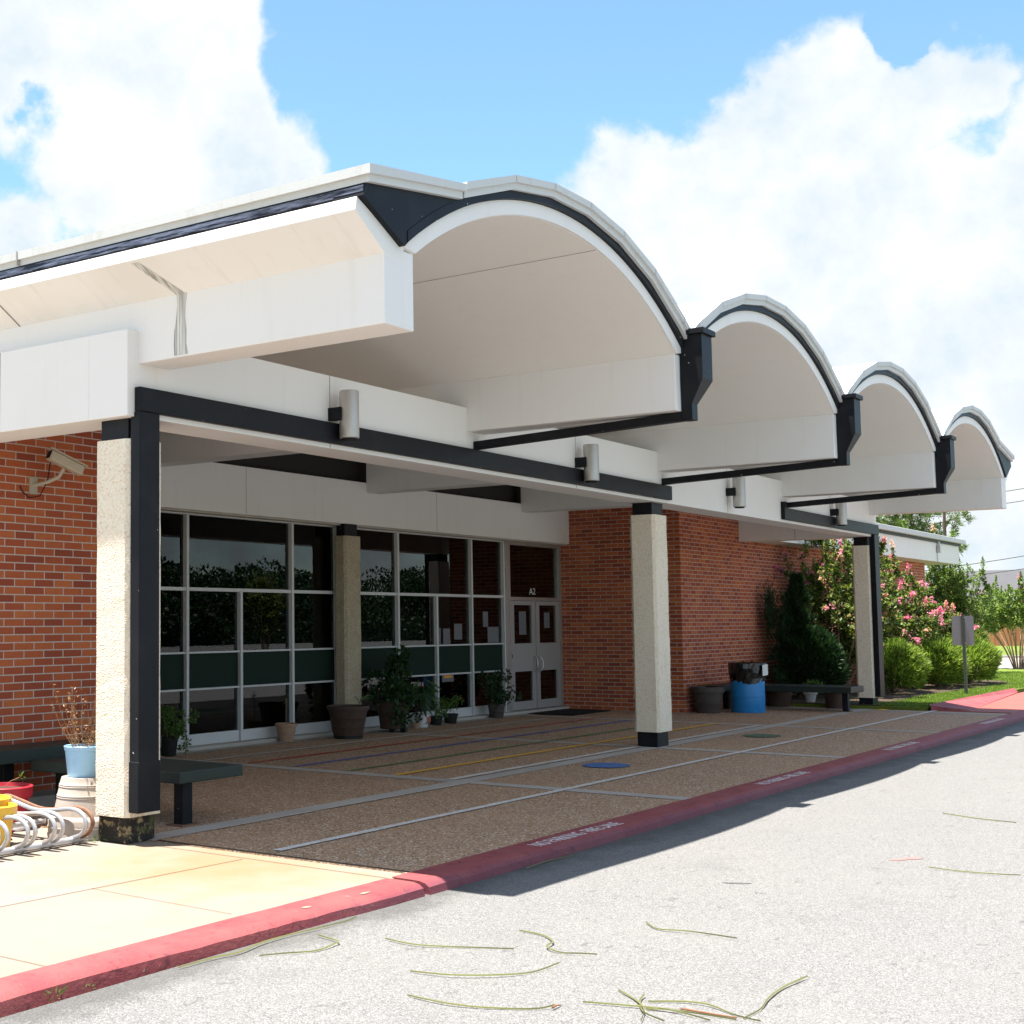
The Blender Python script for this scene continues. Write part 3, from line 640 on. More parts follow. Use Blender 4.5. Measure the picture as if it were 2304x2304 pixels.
# doors
fr_ = MB(); D0 = G-.06
fr_.box(22.16, 22.27, D0-.015, G+.07, .05, 3.138); fr_.box(22.29, 22.355, D0, G+.06, .05, 3.138); fr_.box(24.30, 24.375, D0, G+.06, .05, 3.138)
fr_.box(22.355, 24.30, D0+.002, G+.06, 3.06, 3.138); fr_.box(22.355, 24.30, D0+.002, G+.06, 2.045, 2.11)
tr_ = build(fr_, 'door_frame', M['alu'], Bd)
build(MB().box(22.357, 24.298, G, G+.008, 2.112, 3.058), 'transom_pane', M['glass'], tr_)
text('A2', .17, 'transom_lettering', M['paper'], tr_, Matrix.Translation((23.17, G-.004, 2.165)) @ Matrix.Rotation(pi/2, 4, 'X'), .001, (.24, 1))
def door(xa, xb, hside):
    f = MB(); y0, y1 = G-.045, G+.01; st = .14
    f.box(xa, xa+st, y0, y1, .06, 2.04).box(xb-st, xb, y0, y1, .06, 2.04)
    f.box(xa+st, xb-st, y0+.001, y1, 1.965, 2.04).box(xa+st, xb-st, y0+.001, y1, .752, 1.262).box(xa+st, xb-st, y0+.001, y1, .06, .21)
    d = build(f, 'door', M['doorpaint'], Bd)
    build(MB().box(xa+st, xb-st, G-.02, G-.012, 1.262, 1.965), 'door_pane', M['glass'], d)
    build(MB().box(xa+st, xb-st, G-.02, G-.012, .21, .752), 'door_pane', M['glass'], d)
    hx = xb-.07 if hside > 0 else xa+.07; s_ = -1 if hside > 0 else 1
    build(MB().tube([(hx, y0, 1.02), (hx, y0-.05, 1.0), (hx+s_*.03, y0-.08, .93), (hx+s_*.03, y0-.08, .82), (hx, y0-.05, .75), (hx, y0, .73)], .013, 8), 'handle', M['alu'], d, smooth=True)
    return d
door(22.36, 23.315, 1); door(23.335, 24.295, -1)
build(MB().box(22.385, 22.44, G-.065, G-.045, 1.0, 1.08), 'lock_box', M['alu'], Bd)

# papers on the outer face of the glass, their dimming by the tint painted in
pp = [((19.86, 20.02, 1.29, 1.56), 'left one of two white notices side by side on the glass'), ((20.10, 20.32, 1.29, 1.55), 'right one of two white notices side by side on the glass'),
      ((20.46, 20.72, 1.36, 1.63), 'single white notice right of the paired notices on the glass'), ((21.44, 21.62, 1.57, 1.84), 'narrow white notice taped high beside the entrance door'),
      ((21.6, 21.99, 1.29, 1.57), 'wide white notice low in the pane beside the entrance door'), ((22.72, 22.99, 1.42, 1.85), 'tall white notice in the glass of the left door leaf'),
      ((23.70, 23.92, 1.54, 1.83), 'small white notice in the glass of the right door leaf'), ((20.05, 20.42, .655, .772), 'white card with an orange picture low on the glass')]
for (a, b_, z0, z1), lb in pp:
    y = G-.004 if a < 22.3 else G-.024
    o_ = tag(build(MB().box(a, b_, y, y+.002, z0, z1), 'paper_notice', M['paperdim']), lb, 'notice', None if 'orange' in lb else 'notices in the windows')
    if 'orange' in lb:
        o_.parent = None
        build(MB().add([(a+.04, y-.001, z1-.03), (a+.1, y-.001, z1-.055), (b_-.06, y-.001, z1-.05), (b_-.03, y-.001, z1-.02), (b_-.1, y-.001, z1-.005), (a+.06, y-.001, z1-.005)], [(0, 1, 2, 3, 4, 5)]), 'orange_picture', Mat('orange_print', (.75, .3, .04), .7).m, o_)

# ---------------------------------------------------------------- low wing at the right
Wg = thing('building_wing', 'low brick wing with flat white eave right of the arched canopy', 'building', (35, 10, 0))
build(MB().box(27.861, 42.1, 9.859, 10.1, 0, 3.27).box(41.87, 42.1, 10.1, 22, 0, 3.27), 'wall', M['brick_x'], Wg)
ev = build(MB().box(27.95, 44.2, 9.40, 24, 3.27, 3.80), 'eave', M['white'], Wg, bevel=.004)
build(MB().box(27.94, 44.25, 9.35, 24.1, 3.80, 3.87), 'black_trim', M['black'], ev)
build(MB().box(27.93, 44.42, 9.25, 24.2, 3.87, 4.0), 'coping', M['coping'], ev, bevel=.01)
build(MB().tube([(41.6, 9.36, 3.83), (41.6, 9.33, 3.65)], .035, 8).tube([(41.5, 9.37, 3.7), (41.5, 9.37, 3.27)], .012, 6).box(41.52, 41.68, 9.3, 9.39, 3.52, 3.72), 'floodlight', M['lamp'], Wg)

# ---------------------------------------------------------------- wall lamps
def make_lamp():
    t_ = thing('wall_lamp', '', 'wall lamp', (0, 0, 0), 'cylinder lamps on the canopy beam')
    build(MB().lathe([(.0, -.22), (.085, -.22), (.09, -.215), (.09, .205), (.085, .215), (.0, .215)], (0, -.16, 0), 32), 'lamp_cylinder', M['lamp'], t_, smooth=True, local=True)
    build(MB().lathe([(.0, -.235), (.07, -.235), (.07, -.219)], (0, -.16, 0), 24), 'lamp_lens', M['black'], t_, smooth=True, local=True)
    build(MB().box(-.11, -.045, -.14, 0, -.055, .06), 'bracket', M['black'], t_, local=True)
    return t_
proto = make_lamp()
def dup(root):
    r = root.copy(); COL.objects.link(r)
    for ch in root.children:
        c = ch.copy(); COL.objects.link(c); c.parent = r
        for g_ in ch.children:
            d = g_.copy(); COL.objects.link(d); d.parent = c
    return r
for i, (x, lb) in enumerate([(10.20, 'grey cylinder lamp on the beam, nearest the corner column with a black pipe'), (15.18, 'grey cylinder lamp on the beam just left of the middle column'),
                         (20.10, 'grey cylinder lamp on the bare white beam right of the middle column'), (25.10, 'grey cylinder lamp farthest along the beam, near the last column')]):
    l_ = proto if i == 0 else dup(proto)
    l_.location = (x, YB, 3.54); l_['label'] = lb

# ---------------------------------------------------------------- security camera
sc_ = thing('security_camera', 'beige box security camera on a bracket on the left brick wall', 'camera', (8.9, 9.90, 3.0))
def rotated_box(mb, c, d, L, wd, h):
    d = Vector(d).normalized(); s_ = d.cross(Vector((0, 0, 1))).normalized(); u = s_.cross(d); c = Vector(c); vs = []
    for a in (-1, 1):
        for q in ((-1, -1), (1, -1), (1, 1), (-1, 1)): vs.append(c+d*a*L/2+s_*q[0]*wd/2+u*q[1]*h/2)
    return mb.add(vs, [(3, 2, 1, 0), (4, 5, 6, 7), (0, 1, 5, 4), (1, 2, 6, 5), (2, 3, 7, 6), (3, 0, 4, 7)])
cd = Vector((-.62, .22, .28)); cc_ = Vector((8.98, 9.62, 3.17))
build(rotated_box(MB(), cc_, cd, .36, .10, .095), 'housing', M['camera'], sc_, bevel=.012)
build(rotated_box(MB(), cc_+Vector((0, 0, .062))-cd*.03, cd, .41, .118, .014), 'sun_shield', M['camera'], sc_, bevel=.004)
dn = cd.normalized(); build(rotated_box(MB(), cc_+dn*.183, cd, .012, .075, .07), 'lens_window', M['black'], sc_)
build(MB().tube([(8.98, 9.64, 3.12), (8.95, 9.68, 3.04), (8.88, 9.76, 2.99), (8.82, 9.89, 2.96)], .018, 8).box(8.775, 8.865, 9.88, 9.90, 2.88, 3.04), 'bracket', M['camera'], sc_, smooth=True)
build(MB().tube([(8.86, 9.70, 3.17), (8.88, 9.76, 3.0), (8.84, 9.82, 2.86), (8.74, 9.86, 2.84), (8.68, 9.885, 2.90), (8.66, 9.90, 2.95)], .006, 6), 'cable', M['black'], sc_, smooth=True)

# ---------------------------------------------------------------- benches
def bench(label, x0, x1, y0, y1, z, legs, th=.095, mat=None, loc=None):
    t_ = thing('bench', label, 'bench', (x0, y0, 0), 'dark green benches')
    build(MB().box(x0, x1, y0, y1, z-th, z), 'seat', mat or M['benchgreen'], t_, bevel=.008)
    for (lx, ly) in legs:
        lg = build(MB().box(lx-.06, lx+.06, ly-.05, ly+.05, .012, z-th), 'leg', M['black'], t_, bevel=.004)
        build(MB().box(lx-.11, lx+.11, ly-.09, ly+.09, 0, .012), 'foot_plate', M['rust'], lg)
    return t_
bench('dark green bench reaching out beside the mossy corner column', 8.38, 9.18, 7.62, 9.40, .455, [(8.60, 7.78), (9.0, 9.2), (8.6, 9.2)])
bench('dark green bench against the left brick wall behind the painted pots', 6.0, 10.1, 9.42, 9.86, .555, [(6.4, 9.64), (8.3, 9.64), (9.8, 9.64)], .12)
bench('dark bench end on to the far column with shrubs behind it', 26.05, 26.85, 7.42, 9.40, .455, [(26.28, 7.58), (26.28, 9.2)], .11)
bench('dark bench against the right brick wall behind the blue bin', 24.9, 27.2, 9.45, 9.84, .47, [(25.9, 9.64), (27.0, 9.64)], .11)

# ---------------------------------------------------------------- bike rack
br_ = thing('bike_rack', 'galvanised tube bicycle rack of paired loops on the sunlit concrete', 'bike rack', (6.5, 8.0, 0))
build(MB().tube([(4.8, 7.78, .03), (7.50, 7.78, .03)], .027, 10), 'front_rail', M['galv'], br_, smooth=True)
build(MB().tube([(4.8, 8.20, .13), (7.46, 8.20, .13)], .02, 10), 'middle_rail', M['galv'], br_, smooth=True)
build(MB().tube([(4.8, 8.66, .03), (7.50, 8.66, .03)], .027, 10), 'back_rail', M['galv'], br_, smooth=True)
def smoothpath(P, n=5):
    P = [Vector(p) for p in P]; o = []
    for i in range(len(P)-1):
        a, b_, c, d = P[max(i-1, 0)], P[i], P[i+1], P[min(i+2, len(P)-1)]
        for j in range(n):
            t_ = j/n; o.append(.5*((2*b_)+(c-a)*t_+(2*a-5*b_+4*c-d)*t_*t_+(3*b_-a-3*c+d)*t_**3))
    o.append(P[-1]); return o
for i, x in enumerate([7.43, 7.36, 7.13, 7.05, 6.86, 6.79, 6.60, 6.52, 6.30, 6.22, 6.0, 5.92]):
    pth = smoothpath([(x, 7.80, .04), (x, 7.69, .08), (x, 7.635, .16), (x, 7.68, .235), (x, 7.80, .26), (x, 8.0, .235), (x, 8.2, .225), (x, 8.42, .265), (x, 8.6, .295), (x, 8.72, .25), (x, 8.74, .16), (x, 8.60, .09), (x, 8.42, .05), (x, 8.2, .12)])
    build(MB().tube(pth, .0165, 8), 'loop', M['rust'] if i == 0 else M['galv'], br_, smooth=True)

# ---------------------------------------------------------------- pots and plants
def rv(s=1.): return Vector((R.gauss(0, s), R.gauss(0, s), R.gauss(0, s)))
def sph():
    while True:
        v_ = Vector((R.uniform(-1, 1), R.uniform(-1, 1), R.uniform(-1, 1)))
        if .05 < v_.length <= 1: return v_
def pot_profile(rb, rt_, h, rim=.05, lip=.012):
    return [(rb*.2, 0), (rb, 0), (rb+(rt_-rb)*(h-rim)/h, h-rim), (rt_+lip, h-rim+.004), (rt_+lip+.004, h-.006), (rt_+lip-.004, h), (rt_-.008, h), (rt_-.015, h-.03), (rb*.3, h-.035)]
def pot(parent, x, y, rb, rt_, h, mat, z=0, rings=0, rim=.05, open_soil=True, name='pot'):
    pr = pot_profile(rb, rt_, h, rim)
    if rings:
        new = pr[:2]
        for q in range(1, rings+1):
            t_ = q/(rings+1); rr = rb+(rt_-rb)*t_*.85; zz_ = (h-rim)*t_
            new += [(rr, zz_-.008), (rr+.007, zz_), (rr, zz_+.008)]
        pr = new+pr[2:]
    p = build(MB().lathe(pr, (x, y, z), 36), name, mat, parent, smooth=True)
    build(MB().lathe([(.01, 0), (rt_-.018, 0), (rt_-.02, .004)], (x, y, z+h-.034), 24), 'soil', M['soil'], p)
    return p
def foliage(c, rad, n, L, wd, droop=.0, shell=.4):
    mb = MB(); c = Vector(c)
    for _ in range(n):
        d = sph(); d = d.normalized()*(d.length**shell); p = c+Vector((d.x*rad[0], d.y*rad[1], d.z*rad[2]))
        dd = (d+rv(.5)+Vector((0, 0, .3-droop))).normalized(); mb.leaf(p, dd, rv(), L*R.uniform(.6, 1.2), wd*R.uniform(.7, 1.2))
    return mb
def clumps(cs, n, L, wd):
    mb = MB()
    for (c, r) in cs:
        f_ = foliage(c, (r, r, r), int(n*r*r*100), L, wd); mb.add(f_.v, f_.f)
    return mb
def stems(mb, base, tips, r=.008, r1=.003, bow=.1):
    for tp in tips:
        b_ = Vector(base)+Vector((R.uniform(-.03, .03), R.uniform(-.03, .03), 0)); tp = Vector(tp); md = (b_+tp)/2+Vector((R.uniform(-bow, bow), R.uniform(-bow, bow), abs(bow)*.5))*(tp-b_).length
        mb.tube([b_, md, tp], r, 6, r1)
    return mb
PL = lambda lb, x, y, z=0: thing('potted_plant', lb, 'potted plant', (x, y, z), 'pots by the entrance')
# orange flowering plant just right of corner column
t_ = PL('dark pot of trailing leaves with orange flowers behind the corner column', 12.95, 11.95)
pot(t_, 12.95, 11.95, .14, .19, .36, M['blackpot'])
cs = [((12.9+R.uniform(-.2, .2), 11.95+R.uniform(-.25, .25), R.uniform(.3, .85)), .10) for _ in range(14)]+[((13.62, 11.9, .72), .08), ((13.5, 11.85, .66), .07), ((13.2, 11.75, .25), .08), ((13.15, 11.75, .12), .07)]
build(clumps(cs, 45, .08, .045), 'foliage', M['leafpotlight'], t_)
build(stems(MB(), (12.95, 11.95, .3), [(13.6, 11.9, .7), (13.25, 11.75, .2), (12.8, 11.9, .8), (13.0, 12.0, .8)], .006), 'stem', M['bark'], t_)
# small terracotta pot with thin stem
t_ = PL('small pale terracotta pot with a bare thin stem by the glass', 15.45, 12.05)
pot(t_, 15.45, 12.05, .14, .20, .27, M['terracotta'], rings=2)
build(MB().tube([(15.45, 12.05, .24), (15.44, 12.04, .5), (15.43, 12.03, .64)], .008, 6), 'stem', M['bark'], t_)
build(foliage((15.43, 12.03, .58), (.03, .03, .12), 20, .06, .025), 'foliage', M['leafpot'], t_)
# interior / by-glass dark plants with big leaves
t_ = thing('potted_plant', 'dark bushy plant inside the glass left of the back column', 'potted plant', (14.9, 12.9, 0), 'plants inside the lobby')
pot(t_, 14.9, 12.9, .14, .18, .28, M['blackpot']); build(clumps([((14.9+R.uniform(-.35, .35), 12.9+R.uniform(-.2, .2), R.uniform(.38, .70)), .12) for _ in range(10)], 35, .11, .06), 'foliage', M['leafpot'], t_)
t_ = thing('potted_plant', 'tall broad leaved plant inside the glass behind the back column', 'potted plant', (16.7, 13.1, 0), 'plants inside the lobby')
pot(t_, 16.7, 13.1, .16, .22, .32, M['blackpot']); build(clumps([((16.6+R.uniform(-.6, .5), 13.1+R.uniform(-.2, .2), R.uniform(.5, .95)), .15) for _ in range(12)], 28, .16, .07), 'foliage', M['leafpot'], t_)
# big empty-ish brown pot with spider plant
t_ = PL('large brown pot with a thin spiky plant in front of the back column', 17.15, 11.72)
pot(t_, 17.15, 11.72, .27, .375, .53, M['browndark'], z=.06, rings=2, rim=.07)
build(MB().lathe([(.1, 0), (.27, 0), (.27, .055), (.1, .058)], (17.15, 11.72, 0), 16), 'pot_stand', M['blackpot'], t_)
mb = MB()
for i in range(14):
    a = R.uniform(-1.4, 1.0); L = R.uniform(.25, .5); p0 = Vector((17.42, 11.66, .60)); d = Vector((cos(a), -sin(a)*.6, 0))
    pts = [p0+d*L*t1*.9+Vector((0, 0, L*(1.3*t1-1.25*t1*t1))) for t1 in (0, .25, .5, .75, 1.)]
    for q in range(4):
        wv = Vector((0, 0, .011*(1-q/4.5))); wv2 = Vector((0, 0, .011*(1-(q+1)/4.2))); mb.add([pts[q]-wv, pts[q+1]-wv2, pts[q+1]+wv2, pts[q]+wv], [(0, 1, 2, 3)])
build(mb, 'foliage', M['leafpotlight'], t_)
# second big pot with bushy plant and large leaves
t_ = PL('large brown pot on feet with a tall bushy dark green plant', 18.2, 11.72)
pot(t_, 18.2, 11.72, .22, .285, .49, M['browndark'], z=.07, rings=2, rim=.07)
build(MB().box(17.98, 18.04, 11.55, 11.65, 0, .07).box(18.35, 18.42, 11.55, 11.65, 0, .07).box(18.17, 18.23, 11.44, 11.54, 0, .07).lathe([(.1, 0), (.24, 0), (.24, .01)], (18.2, 11.72, .06), 16), 'pot_stand', M['blackpot'], t_)
cs = [((18.2+R.uniform(-.38, .42), 11.72+R.uniform(-.3, .3), R.uniform(.6, 1.12)), .13) for _ in range(18)]+[((18.35+R.uniform(-.15, .2), 11.7, R.uniform(1.1, 1.38)), .09) for _ in range(7)]+[((18.0+R.uniform(-.1, .2), 11.45, R.uniform(.2, .5)), .09) for _ in range(7)]
build(clumps(cs, 42, .10, .055), 'foliage', M['leafpot'], t_)
build(stems(MB(), (18.2, 11.72, .5), [(18.1, 11.7, 1.0), (18.4, 11.7, 1.3), (18.3, 11.6, 1.1)], .014), 'stem', M['barkdark'], t_)
# big-leaved drooping plant in white tub
t_ = PL('white tub with colourful label under long drooping leaves', 18.98, 11.85)
pot(t_, 18.98, 11.85, .115, .135, .25, M['whitepot'])
build(MB().box(18.98-.02, 19.09, 11.712, 11.716, .10, .22).box(18.91, 19.02, 11.708, 11.711, .07, .10), 'label_patch', Mat('printed_label', (.35, .12, .08), .6).m, t_)
mb = MB()
for i in range(26):
    a = R.uniform(0, 2*pi); h = R.uniform(.6, 1.02); o0 = Vector((18.95, 11.85, h)); d = Vector((cos(a), sin(a)*.6, R.uniform(-1.4, -.1))).normalized()
    mb.leaf(o0+d*.1, d, Vector((-.4, -1, .6))+rv(.3), R.uniform(.30, .48), R.uniform(.07, .12))
build(mb, 'foliage', M['leafpot'], t_)
build(stems(MB(), (18.98, 11.85, .2), [(18.9, 11.85, .95), (19.05, 11.8, .85), (18.95, 11.9, .7)], .010), 'stem', M['leafdark'], t_)
t_ = PL('small terracotta pot of dark leaves tucked left of the white tub', 18.76, 11.62)
pot(t_, 18.76, 11.62, .07, .09, .12, M['terracotta']); build(foliage((18.76, 11.62, .2), (.12, .12, .1), 130, .06, .04), 'foliage', M['leafpot'], t_)
t_ = PL('low black pot of yellowish green sprigs left of a like pot', 19.42, 11.85)
pot(t_, 19.42, 11.85, .12, .15, .20, M['blackpot']); build(clumps([((19.42+R.uniform(-.2, .2), 11.8+R.uniform(-.12, .12), R.uniform(.22, .55)), .07) for _ in range(14)], 60, .05, .03), 'foliage', M['leafpotlight'], t_)
t_ = PL('low black pot of spreading sprigs near the foot of the window', 19.83, 11.85)
pot(t_, 19.83, 11.85, .12, .15, .20, M['blackpot']); build(clumps([((19.83+R.uniform(-.32, .36), 11.8+R.uniform(-.12, .12), R.uniform(.2, .5)), .065) for _ in range(15)], 55, .05, .028), 'foliage', M['leafpotlight'], t_)
t_ = PL('grey pot with a tall loose leafy plant beside the entrance door', 21.5, 11.95)
pot(t_, 21.5, 11.95, .14, .19, .31, M['greypot'], rings=1)
cs = [((21.45+R.uniform(-.3, .28), 11.95+R.uniform(-.2, .2), R.uniform(.38, .92)), .11) for _ in range(15)]+[((21.85+R.uniform(-.05, .12), 11.85, .35+.12*i), .05) for i in range(5)]+[((22.15, 11.8, .45), .07)]
build(clumps(cs, 48, .08, .045), 'foliage', M['leafpot'], t_)
build(stems(MB(), (21.5, 11.95, .3), [(21.85, 11.85, .9), (22.15, 11.8, .45), (21.3, 11.9, .9)], .006), 'stem', M['leafdark'], t_)

for key, (x, y), sc3 in (('thin spiky plant', (16.42, 11.66), .79), ('tall bushy dark', (17.76, 11.78), .86), ('pale terracotta pot', (15.43, 12.02), (.74, .74, .95)),
        ('white tub with', (18.82, 11.93), .80), ('tucked left of the white tub', (18.56, 11.88), .75), ('yellowish green sprigs', (19.30, 11.97), .74), ('spreading sprigs', (19.74, 11.96), .80),
        ('tall loose leafy plant', (21.32, 11.99), .80), ('trailing leaves with orange', (12.93, 11.95), .68)):
    for o in SC.objects:
        if o.parent is None and key in o.get('label', ''):
            o.location = (x, y, 0); o.scale = (sc3,)*3 if isinstance(sc3, float) else sc3

# left group
t_ = thing('upturned_pot', 'tall taupe pot upside down with ring bands, stacked by the corner column', 'pot', (7.66, 7.98, 0))
pr = [(.08, 0), (.275, 0), (.28, .03), (.272, .05), (.272, .07), (.279, .085), (.272, .10), (.275, .135), (.262, .155), (.235, .17), (.205, .30), (.209, .307), (.204, .315), (.208, .322), (.202, .33), (.188, .385), (.192, .391), (.187, .398), (.19, .405), (.184, .412), (.175, .445), (.17, .46), (.05, .462)]
build(MB().lathe(pr, (7.70, 8.02, 0), 40), 'pot', M['greybrown'], t_, smooth=True)
t_ = thing('potted_plant', 'light blue pot with a dry brown dead plant, standing on the upturned pot', 'potted plant', (7.70, 8.02, .462))
p = build(MB().lathe([(.04, 0), (.118, 0), (.124, .01), (.145, .20), (.150, .203), (.156, .235), (.15, .24), (.143, .236), (.135, .2), (.03, .195)], (7.70, 8.02, .462), 36), 'pot', M['lightblue'], t_, smooth=True)
mb = MB(); lf = MB()
for i in range(34):
    a = R.uniform(0, 2*pi); h = R.uniform(.15, .55); r_ = R.uniform(.03, .2); b0 = Vector((7.70+.07*cos(a), 8.02+.07*sin(a), .66))
    tp = b0+Vector((cos(a)*r_, sin(a)*r_, h)); md = (b0+tp)/2+rv(.02); mb.tube([b0, md, tp], .0028, 4, .0012)
    for j in range(16):
        q = b0.lerp(tp, R.uniform(.1, 1))+rv(.008); lf.leaf(q, rv(), rv(), R.uniform(.015, .04), .009)
build(mb, 'stem', M['deadleaf'], t_); build(lf, 'foliage', M['deadleaf'], t_)
def plainpot(lb, x, y, rb, rt_, h, mat, plant=None, z=0):
    t_ = thing('flower_pot', lb, 'pot', (x, y, z), 'painted pots behind the bike rack')
    pot(t_, x, y, rb, rt_, h, mat, z=z, rim=.09); return t_
t_ = plainpot('red plastic pot with one green sprout behind the bike rack', 7.62, 8.87, .17, .225, .34, M['redpot'])
build(MB().tube([(7.60, 8.87, .30), (7.66, 8.84, .37), (7.73, 8.8, .40)], .003, 4), 'sprout', M['twig'], t_)
build(foliage((7.74, 8.8, .405), (.03, .02, .015), 8, .04, .016), 'foliage', M['leafpotlight'], t_)
plainpot('larger yellow plastic pot in front of the red pot', 6.90, 8.27, .15, .20, .36, M['yellowpot'])
plainpot('small yellow pot cut by the left edge of the photograph', 6.82, 8.05, .12, .16, .33, M['yellowpot'])
t_ = thing('potted_plant', 'green leafy plant peeking in at the left edge above the yellow pots', 'potted plant', (7.58, 9.2, 0))
pot(t_, 7.28, 9.25, .13, .17, .34, M['blackpot']); build(foliage((7.33, 9.27, .52), (.2, .2, .2), 300, .07, .035), 'foliage', M['leafpotlight'], t_)
# red and white toy / bag on the ground behind rack
o_ = build(foliage((7.02, 8.25, .07), (.10, .08, .06), 40, .08, .06), 'crumpled_wrapper', M['redpot']); tag(o_, 'crumpled red wrapper lying behind the bike rack loops', 'litter')
# right side pots
t_ = thing('flower_pot', 'grey brown empty pot standing at the brick corner beside the blue bin', 'pot', (24.62, 9.45, 0)); pot(t_, 24.66, 9.52, .20, .285, .47, M['greypot'], rings=1, rim=.10)
t_ = thing('flower_pot', 'brown pot lying in shade under the far bench', 'pot', (27.3, 9.0, 0)); pot(t_, 27.2, 9.1, .2, .26, .34, M['browndark'])
t_ = thing('potted_plant', 'small white pot of yellow green leaves seen under the far bench', 'potted plant', (28.0, 8.7, .075)); pot(t_, 27.7, 8.65, .08, .12, .2, M['whitepot'], z=.075)
build(foliage((27.72, 8.6, .36), (.25, .2, .12), 160, .07, .035), 'foliage', M['leafpotlight'], t_)
t_ = thing('flower_pot', 'dark brown pot under the far bench next to its leg', 'pot', (27.3, 8.0, 0)); pot(t_, 27.2, 8.05, .15, .2, .34, M['browndark'])
# barrel
t_ = thing('bin_barrel', 'blue plastic barrel bin with a black liner in front of the right brick wall', 'bin', (25.25, 9.0, 0))
build(MB().lathe([(.1, 0), (.285, 0), (.295, .015), (.295, .28), (.30, .285), (.30, .30), (.295, .305), (.295, .60), (.29, .63), (.05, .632)], (25.25, 9.0, 0), 40), 'barrel', M['barrel'], t_, smooth=True)
mb = MB(); seg = 48; rows = [(.30, .54), (.305, .62), (.325, .72), (.33, .80), (.325, .885), (.31, .90), (.28, .87), (.27, .66)]; vs = []
for j, (r_, z) in enumerate(rows):
    for i in range(seg): vs.append((25.25+(r_+R.uniform(-.013, .013))*cos(2*pi*i/seg), 9.0+(r_+R.uniform(-.013, .013))*sin(2*pi*i/seg), z+R.uniform(-.015, .015)+(.025*sin(3*2*pi*i/seg) if j == 0 else 0)))
mb.add(vs, [(j*seg+i, j*seg+(i+1) % seg, (j+1)*seg+(i+1) % seg, (j+1)*seg+i) for j in range(len(rows)-1) for i in range(seg)]); build(mb, 'bin_liner', M['bag'], t_, smooth=False)
p0 = Vector((25.25, 9.0, 0)); dv = Vector((-.2, -.97, 0)).normalized(); s_ = Vector((-dv.y, dv.x, 0))
pc = p0+dv*.362+s_*.0; build(MB().add([pc-s_*.09+Vector((0, 0, .665)), pc+s_*.09+Vector((0, 0, .68)), pc+s_*.085+Vector((0, 0, .875)), pc-s_*.095+Vector((0, 0, .86))], [(0, 1, 2, 3)]), 'paper_note', M['paper'], t_)
# door mat
tag(build(MB().box(22.5, 24.1, 11.15, 12.0, .010, .022), 'door_mat', M['mat'], bevel=.004), 'black rubber door mat in front of the double door', 'door mat')

# ---------------------------------------------------------------- trees, shrubs
def crape(label, base, h, spread, nst, nleaf, lm, fl=None, nfl=0, trunk_h=.25, seed=1, L=.085, wd=.045, cat='crape myrtle', tip=1., fsize=.16, lean=(0, 0), group='crape myrtles', shoots=0, sh_len=.7):
    global R
    R = random.Random(seed); base = Vector(base)
    t_ = thing('crape_myrtle', label, cat, base, group)
    tr = MB(); tips = []
    for i in range(nst):
        a = 2*pi*i/nst+R.uniform(-.4, .4); q = sqrt(R.random()); r_ = spread*q; hh = h*(1-.35*q*q)*R.uniform(.82, 1.0)
        tp = base+Vector((cos(a)*r_+lean[0], sin(a)*r_*.8+lean[1], hh)); b0 = base+Vector((cos(a)*.12, sin(a)*.12, 0))
        k1 = b0+Vector((cos(a)*r_*.2, sin(a)*r_*.2, hh*.35)); k2 = b0+Vector((cos(a)*r_*.6, sin(a)*r_*.5, hh*.7))
        pth = smoothpath([b0, k1, k2, tp], 4); tips.append(pth); tr.tube(pth, .022, 5, .004)
    build(tr, 'trunk', M['bark'], t_, smooth=True)
    lf = MB(); per = nleaf//nst; ends = []
    for pth in tips:
        n = len(pth)
        for side in range(6):       # twigs
            j = R.uniform(trunk_h, .95)*(n-1); p0 = pth[int(j)].lerp(pth[min(int(j)+1, n-1)], j % 1)
            d = (Vector((R.gauss(0, 1), R.gauss(0, 1), R.uniform(.1, 1.2)))).normalized(); Lt = R.uniform(.25, .6)*spread*.6
            ends.append((p0, p0+d*Lt))
        ends.append((pth[int(n*.6)], pth[-1]))
    per = nleaf//len(ends)
    for (a, b_) in ends:
        d = b_-a
        for q in range(per):
            u_ = R.random(); p = a+d*u_+rv(.055*(1.15-u_)); o_ = (rv(1).normalized()+d.normalized()*.6+Vector((0, 0, .1))).normalized()
            lf.leaf(p, o_, Vector((0, 0, 1))+rv(.6), L*R.uniform(.6, 1.15), wd*R.uniform(.7, 1.1))
    for q in range(shoots):
        a, b_ = R.choice(ends); b_ = b_ if b_.z > base.z+h*.5 else ends[-1][1]
        top = b_+Vector((R.gauss(0, .10), R.gauss(0, .08), sh_len*R.uniform(.5, 1.1))); tr2 = MB()
        for w_ in range(150):
            u_ = R.random(); p = b_.lerp(top, u_)+rv(.05*(1.1-u_)); o_ = Vector((R.gauss(0, 1), R.gauss(0, 1), .7)).normalized(); lf.leaf(p, o_, Vector((0, 0, 1))+rv(.3), L*R.uniform(.5, 1.)*(1.15-.6*u_), wd*.9)
        ends.append((b_, top))
    build(lf, 'crown', lm, t_)
    if fl:
        for fm, cnt in zip(fl, nfl):
            fb_ = MB()
            for q in range(cnt):
                a, b_ = R.choice(ends); d = (b_-a).normalized(); Lf = fsize*R.uniform(.7, 1.5)
                if b_.z < base.z+h*.18: continue
                for w_ in range(34):
                    u_ = R.random(); p = b_+d*Lf*(u_-.3)+rv(.045*(1.1-u_)); fb_.leaf(p, rv(), rv(), R.uniform(.025, .05), .035)
            build(fb_, 'blossom', fm, t_)
    return t_
